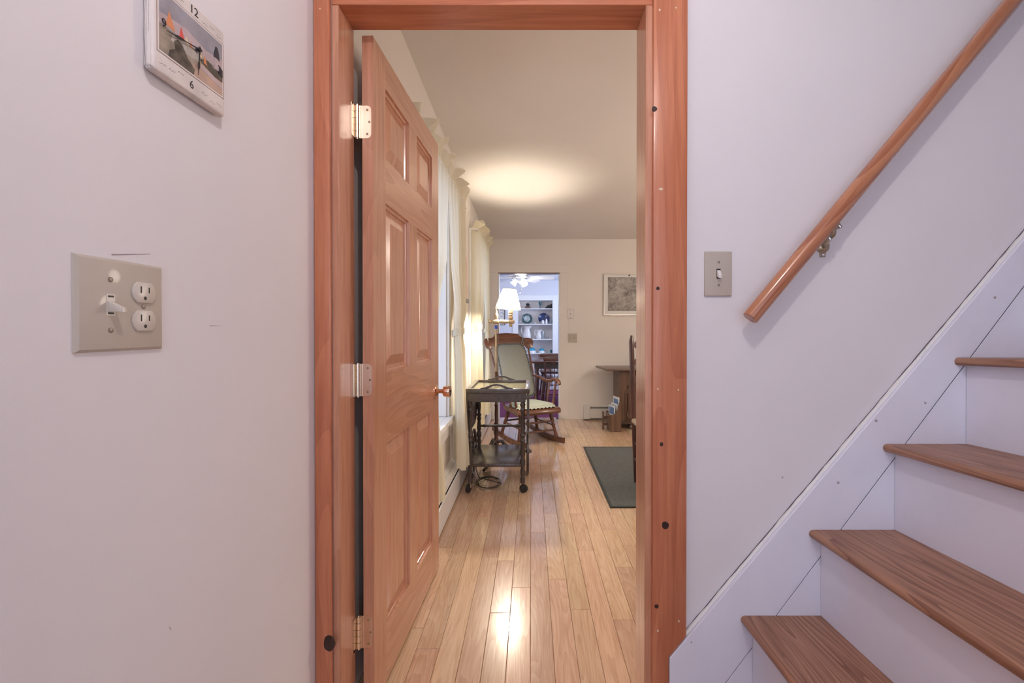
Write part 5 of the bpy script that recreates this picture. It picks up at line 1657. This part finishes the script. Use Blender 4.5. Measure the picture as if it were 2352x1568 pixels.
# framed print left of the shelves
a, b_ = at(1140, 711, YD - 0.001), at(1160, 746, YD - 0.001)
FP = thing('framed_print', 'dark framed print on the dining room wall left of the shelves', 'picture', ((a.x + b_.x) / 2, YD, b_.z))
for q in ((a.x, a.x + 0.012, b_.z, a.z), (b_.x - 0.012, b_.x, b_.z, a.z), (a.x + 0.0122, b_.x - 0.0122, b_.z, b_.z + 0.006), (a.x + 0.0122, b_.x - 0.0122, a.z - 0.006, a.z)):
    bm = B(); box(bm, q[0], q[1], YD - 0.02, YD - 0.001, q[2], q[3])
    obj('frame_bar', bm, 'black', FP, smooth=False)
bm = B(); box(bm, a.x + 0.006, b_.x - 0.006, YD - 0.008, YD - 0.002, b_.z + 0.004, a.z - 0.004)
obj('print_sheet', bm, 'paper', FP, smooth=False)
bm = B()
cxp, czp = (a.x + b_.x) / 2 + 0.02, (a.z + b_.z) / 2 + 0.05
tube(bm, [(cxp + 0.035 * math.cos(t * 0.45), YD - 0.009, czp + 0.04 * math.sin(t * 0.45)) for t in range(13)], 0.008, 6)
obj('print_swirl', bm, 'paper_grey', FP)

# ------------------------------------------------------------------ ceiling fan
FY = 7.15
fp = at(1196, 632, FY)
FX, FZ = fp.x, 2.0895
FN = thing('ceiling_fan', 'white ceiling fan with lit tulip lamps in the dining room', 'ceiling fan', (FX, FY, FZ))
bm = B(); lathe(bm, [(0.125, 0), (0.128, -0.03), (0.124, -0.055), (0.10, -0.062)], (FX, FY, FZ), (0, 0, 1), 28)
obj('motor_housing', bm, 'nickel', FN)
bm = B(); lathe(bm, [(0.090, -0.0625), (0.085, -0.085), (0.05, -0.10), (0.05, -0.13), (0.062, -0.15), (0.03, -0.175), (0.012, -0.19)], (FX, FY, FZ), (0, 0, 1), 24)
obj('light_hub', bm, 'fan_white', FN)
for k in range(5):
    a = math.radians(-14 + 72 * k)
    c_, s_ = math.cos(a), math.sin(a)
    bm = B()
    def P(u, v, h):
        return Vector((FX + u * c_ - v * s_, FY + u * s_ + v * c_, FZ - 0.080 - 0.04 * u + h - 0.34 * v))
    outl = [(0.17, -0.045), (0.30, -0.058), (0.50, -0.062), (0.545, -0.05), (0.56, 0.0), (0.545, 0.05), (0.50, 0.062), (0.30, 0.058), (0.17, 0.045)]
    lo = [bm.verts.new(P(u, v, -0.004)) for u, v in outl]
    hi = [bm.verts.new(P(u, v, 0.004)) for u, v in outl]
    bm.faces.new(lo[::-1]); bm.faces.new(hi)
    for i in range(len(outl)):
        j = (i + 1) % len(outl)
        bm.faces.new((lo[i], lo[j], hi[j], hi[i]))
    bl_ = obj('blade', bm, 'fan_white', FN, smooth=False)
    bm = B(); tube(bm, [P(0.07, 0, 0.006), P(0.14, 0, 0.010), P(0.22, 0, 0.008)], [0.010, 0.009, 0.014], 8)
    obj('blade_iron', bm, 'nickel', bl_)
for k in range(3):
    a = math.radians(-60 + 120 * k)
    c_, s_ = math.cos(a), math.sin(a)
    base = Vector((FX + 0.062 * c_, FY + 0.062 * s_, FZ - 0.112))
    dr_ = Vector((c_ * 0.62, s_ * 0.62, -0.78)).normalized()
    bm = B(); lathe(bm, [(0.018, 0.01), (0.034, 0.03), (0.044, 0.06), (0.046, 0.085), (0.054, 0.11), (0.051, 0.11), (0.042, 0.085), (0.030, 0.035), (0.001, 0.03)], base, dr_, 20)
    obj('tulip_shade', bm, 'frosted', FN)
for dx, l_ in ((-0.012, 0.16), (0.016, 0.10)):
    bm = B(); tube(bm, [(FX + dx, FY - 0.03, FZ - 0.15), (FX + dx, FY - 0.03, FZ - 0.15 - l_)], 0.003, 6)
    lathe(bm, [(0.003, 0), (0.008, -0.01), (0.008, -0.025), (0.002, -0.032)], (FX + dx, FY - 0.03, FZ - 0.15 - l_), (0, 0, 1), 10)
    obj('pull_chain', bm, 'nickel', FN)
lamp('fan_lamps_glow', 'POINT', (FX, FY, FZ - 0.36), 9, (1.0, 0.93, 0.86), 0.08)

# ------------------------------------------------------------------ dining table and spindle chairs
DT_ = thing('dining_table', 'long dark wooden dining table in the far room', 'table', (0.75, 6.95, 0))
zt_ = at(1250, 829, 6.62).z
bm = B(); box(bm, -0.05, 1.65, 6.50, 7.35, zt_ - 0.025, zt_, 0.006, 2)
obj('top', bm, 'mahogany', DT_)
for q in ((0.05, 1.55, 6.58, 6.60), (0.05, 1.55, 7.25, 7.27), (0.05, 0.07, 6.6005, 7.2495), (1.53, 1.55, 6.6005, 7.2495)):
    bm = B(); box(bm, q[0], q[1], q[2], q[3], zt_ - 0.115, zt_ - 0.0255)
    obj('apron', bm, 'dark_wood', DT_, smooth=False)
for x in (0.09, 1.51):
    for y in (6.62, 7.23):
        bm = B(); turned(bm, (x, y, zt_ - 0.026), (x, y, 0.0), 0.03, [(0.15, 1.1), (0.2, 0.8), (0.25, 1.1), (0.6, 0.9), (0.9, 0.6)], 12)
        obj('leg', bm, 'mahogany_z', DT_)
def spindle_chair(loc, rz, label, zc_):
    r = thing('spindle_chair', label, 'chair', loc, rz, group='spindle-back chairs at the dining table')
    # local: back at -y, front +y
    bm_ = B(); box(bm_, -0.21, 0.21, -0.20, 0.21, 0.415, 0.445, 0.010, 2)
    obj('seat', bm_, 'mahogany', r, local=True)
    for sx in (-1, 1):
        bm_ = B(); turned(bm_, (0.15 * sx, -0.14, 0.42), (0.20 * sx, -0.21, 0.0), 0.014, [(0.3, 1.2), (0.6, 1.0)], 8)
        obj('leg', bm_, 'mahogany_z', r, local=True)
        bm_ = B(); turned(bm_, (0.15 * sx, 0.15, 0.42), (0.20 * sx, 0.20, 0.0), 0.014, [(0.3, 1.2), (0.6, 1.0)], 8)
        obj('leg', bm_, 'mahogany_z', r, local=True)
        bm_ = B(); tube(bm_, [(0.175 * sx, -0.17, 0.43), (0.19 * sx, -0.21, 0.62), (0.205 * sx, -0.25, zc_)], [0.012, 0.014, 0.010], 8)
        obj('back_post', bm_, 'mahogany_z', r, local=True)
        bm_ = B(); tube(bm_, [(0.175 * sx, -0.175, 0.2), (0.175 * sx, 0.175, 0.2)], 0.008, 6)
        obj('stretcher', bm_, 'mahogany', r, local=True)
    bm_ = B(); tube(bm_, [(-0.175, 0.0, 0.2), (0.175, 0.0, 0.2)], 0.008, 6)
    obj('stretcher', bm_, 'mahogany', r, local=True)
    bm_ = B(); tube(bm_, [(-0.178, -0.178, 0.29), (0.178, -0.178, 0.29)], 0.008, 6)
    obj('stretcher', bm_, 'mahogany', r, local=True)
    bm_ = B(); prism(bm_, [(-0.215, zc_ - 0.055), (0.215, zc_ - 0.055), (0.222, zc_), (0.14, zc_ + 0.014), (-0.14, zc_ + 0.014), (-0.222, zc_)], 'Y', -0.262, -0.240, 0.004, 2)
    obj('crest_rail', bm_, 'mahogany', r, local=True)
    for k in range(5):
        x = -0.128 + 0.064 * k
        bm_ = B(); tube(bm_, [(x * 0.85, -0.175, 0.43), (x * 0.95, -0.215, 0.62), (x, -0.248, zc_ - 0.045)], 0.0075, 6)
        obj('spindle', bm_, 'mahogany_z', r, local=True)
zc1 = at(1265, 818, 6.15).z
spindle_chair((0.375, 6.40, 0), 0.06, 'spindle-back chair on the near side of the dining table', zc1 - 0.012)
zc2 = at(1262, 813, 7.75).z
spindle_chair((0.36, 7.46, 0), PI + 0.05, 'spindle-back chair on the far side of the dining table', zc2)

# ------------------------------------------------------------------ scuffs on the hall wall above the outlet plate
def scuff(px0, py0_, px1, py1_, r_, label):
    def on_left(px_, py_):
        d_ = at(px_, py_, 1.0) - Vector((0, 0, HC))
        k_ = XHL / d_.x
        return Vector((XHL + 0.0002, d_.y * k_, HC + d_.z * k_))
    a_, b__ = on_left(px0, py0_), on_left(px1, py1_)
    bm_ = B(); tube(bm_, [a_, (a_ * 2 + b__) / 3, b__], [r_, r_ * 0.8, r_ * 0.3], 5)
    tag(obj('wall_scuff', bm_, 'scuff', bpy.data.objects['wall_hall_left']), label)
scuff(256, 584, 345, 583, 0.0010, 'thin pinkish scuff on the wall just above the outlet plate')
scuff(482, 748, 508, 748, 0.0006, 'faint short scuff right of the outlet plate')
scuff(389, 1440, 393, 1447, 0.0008, 'faint dark scuff low on the left wall')
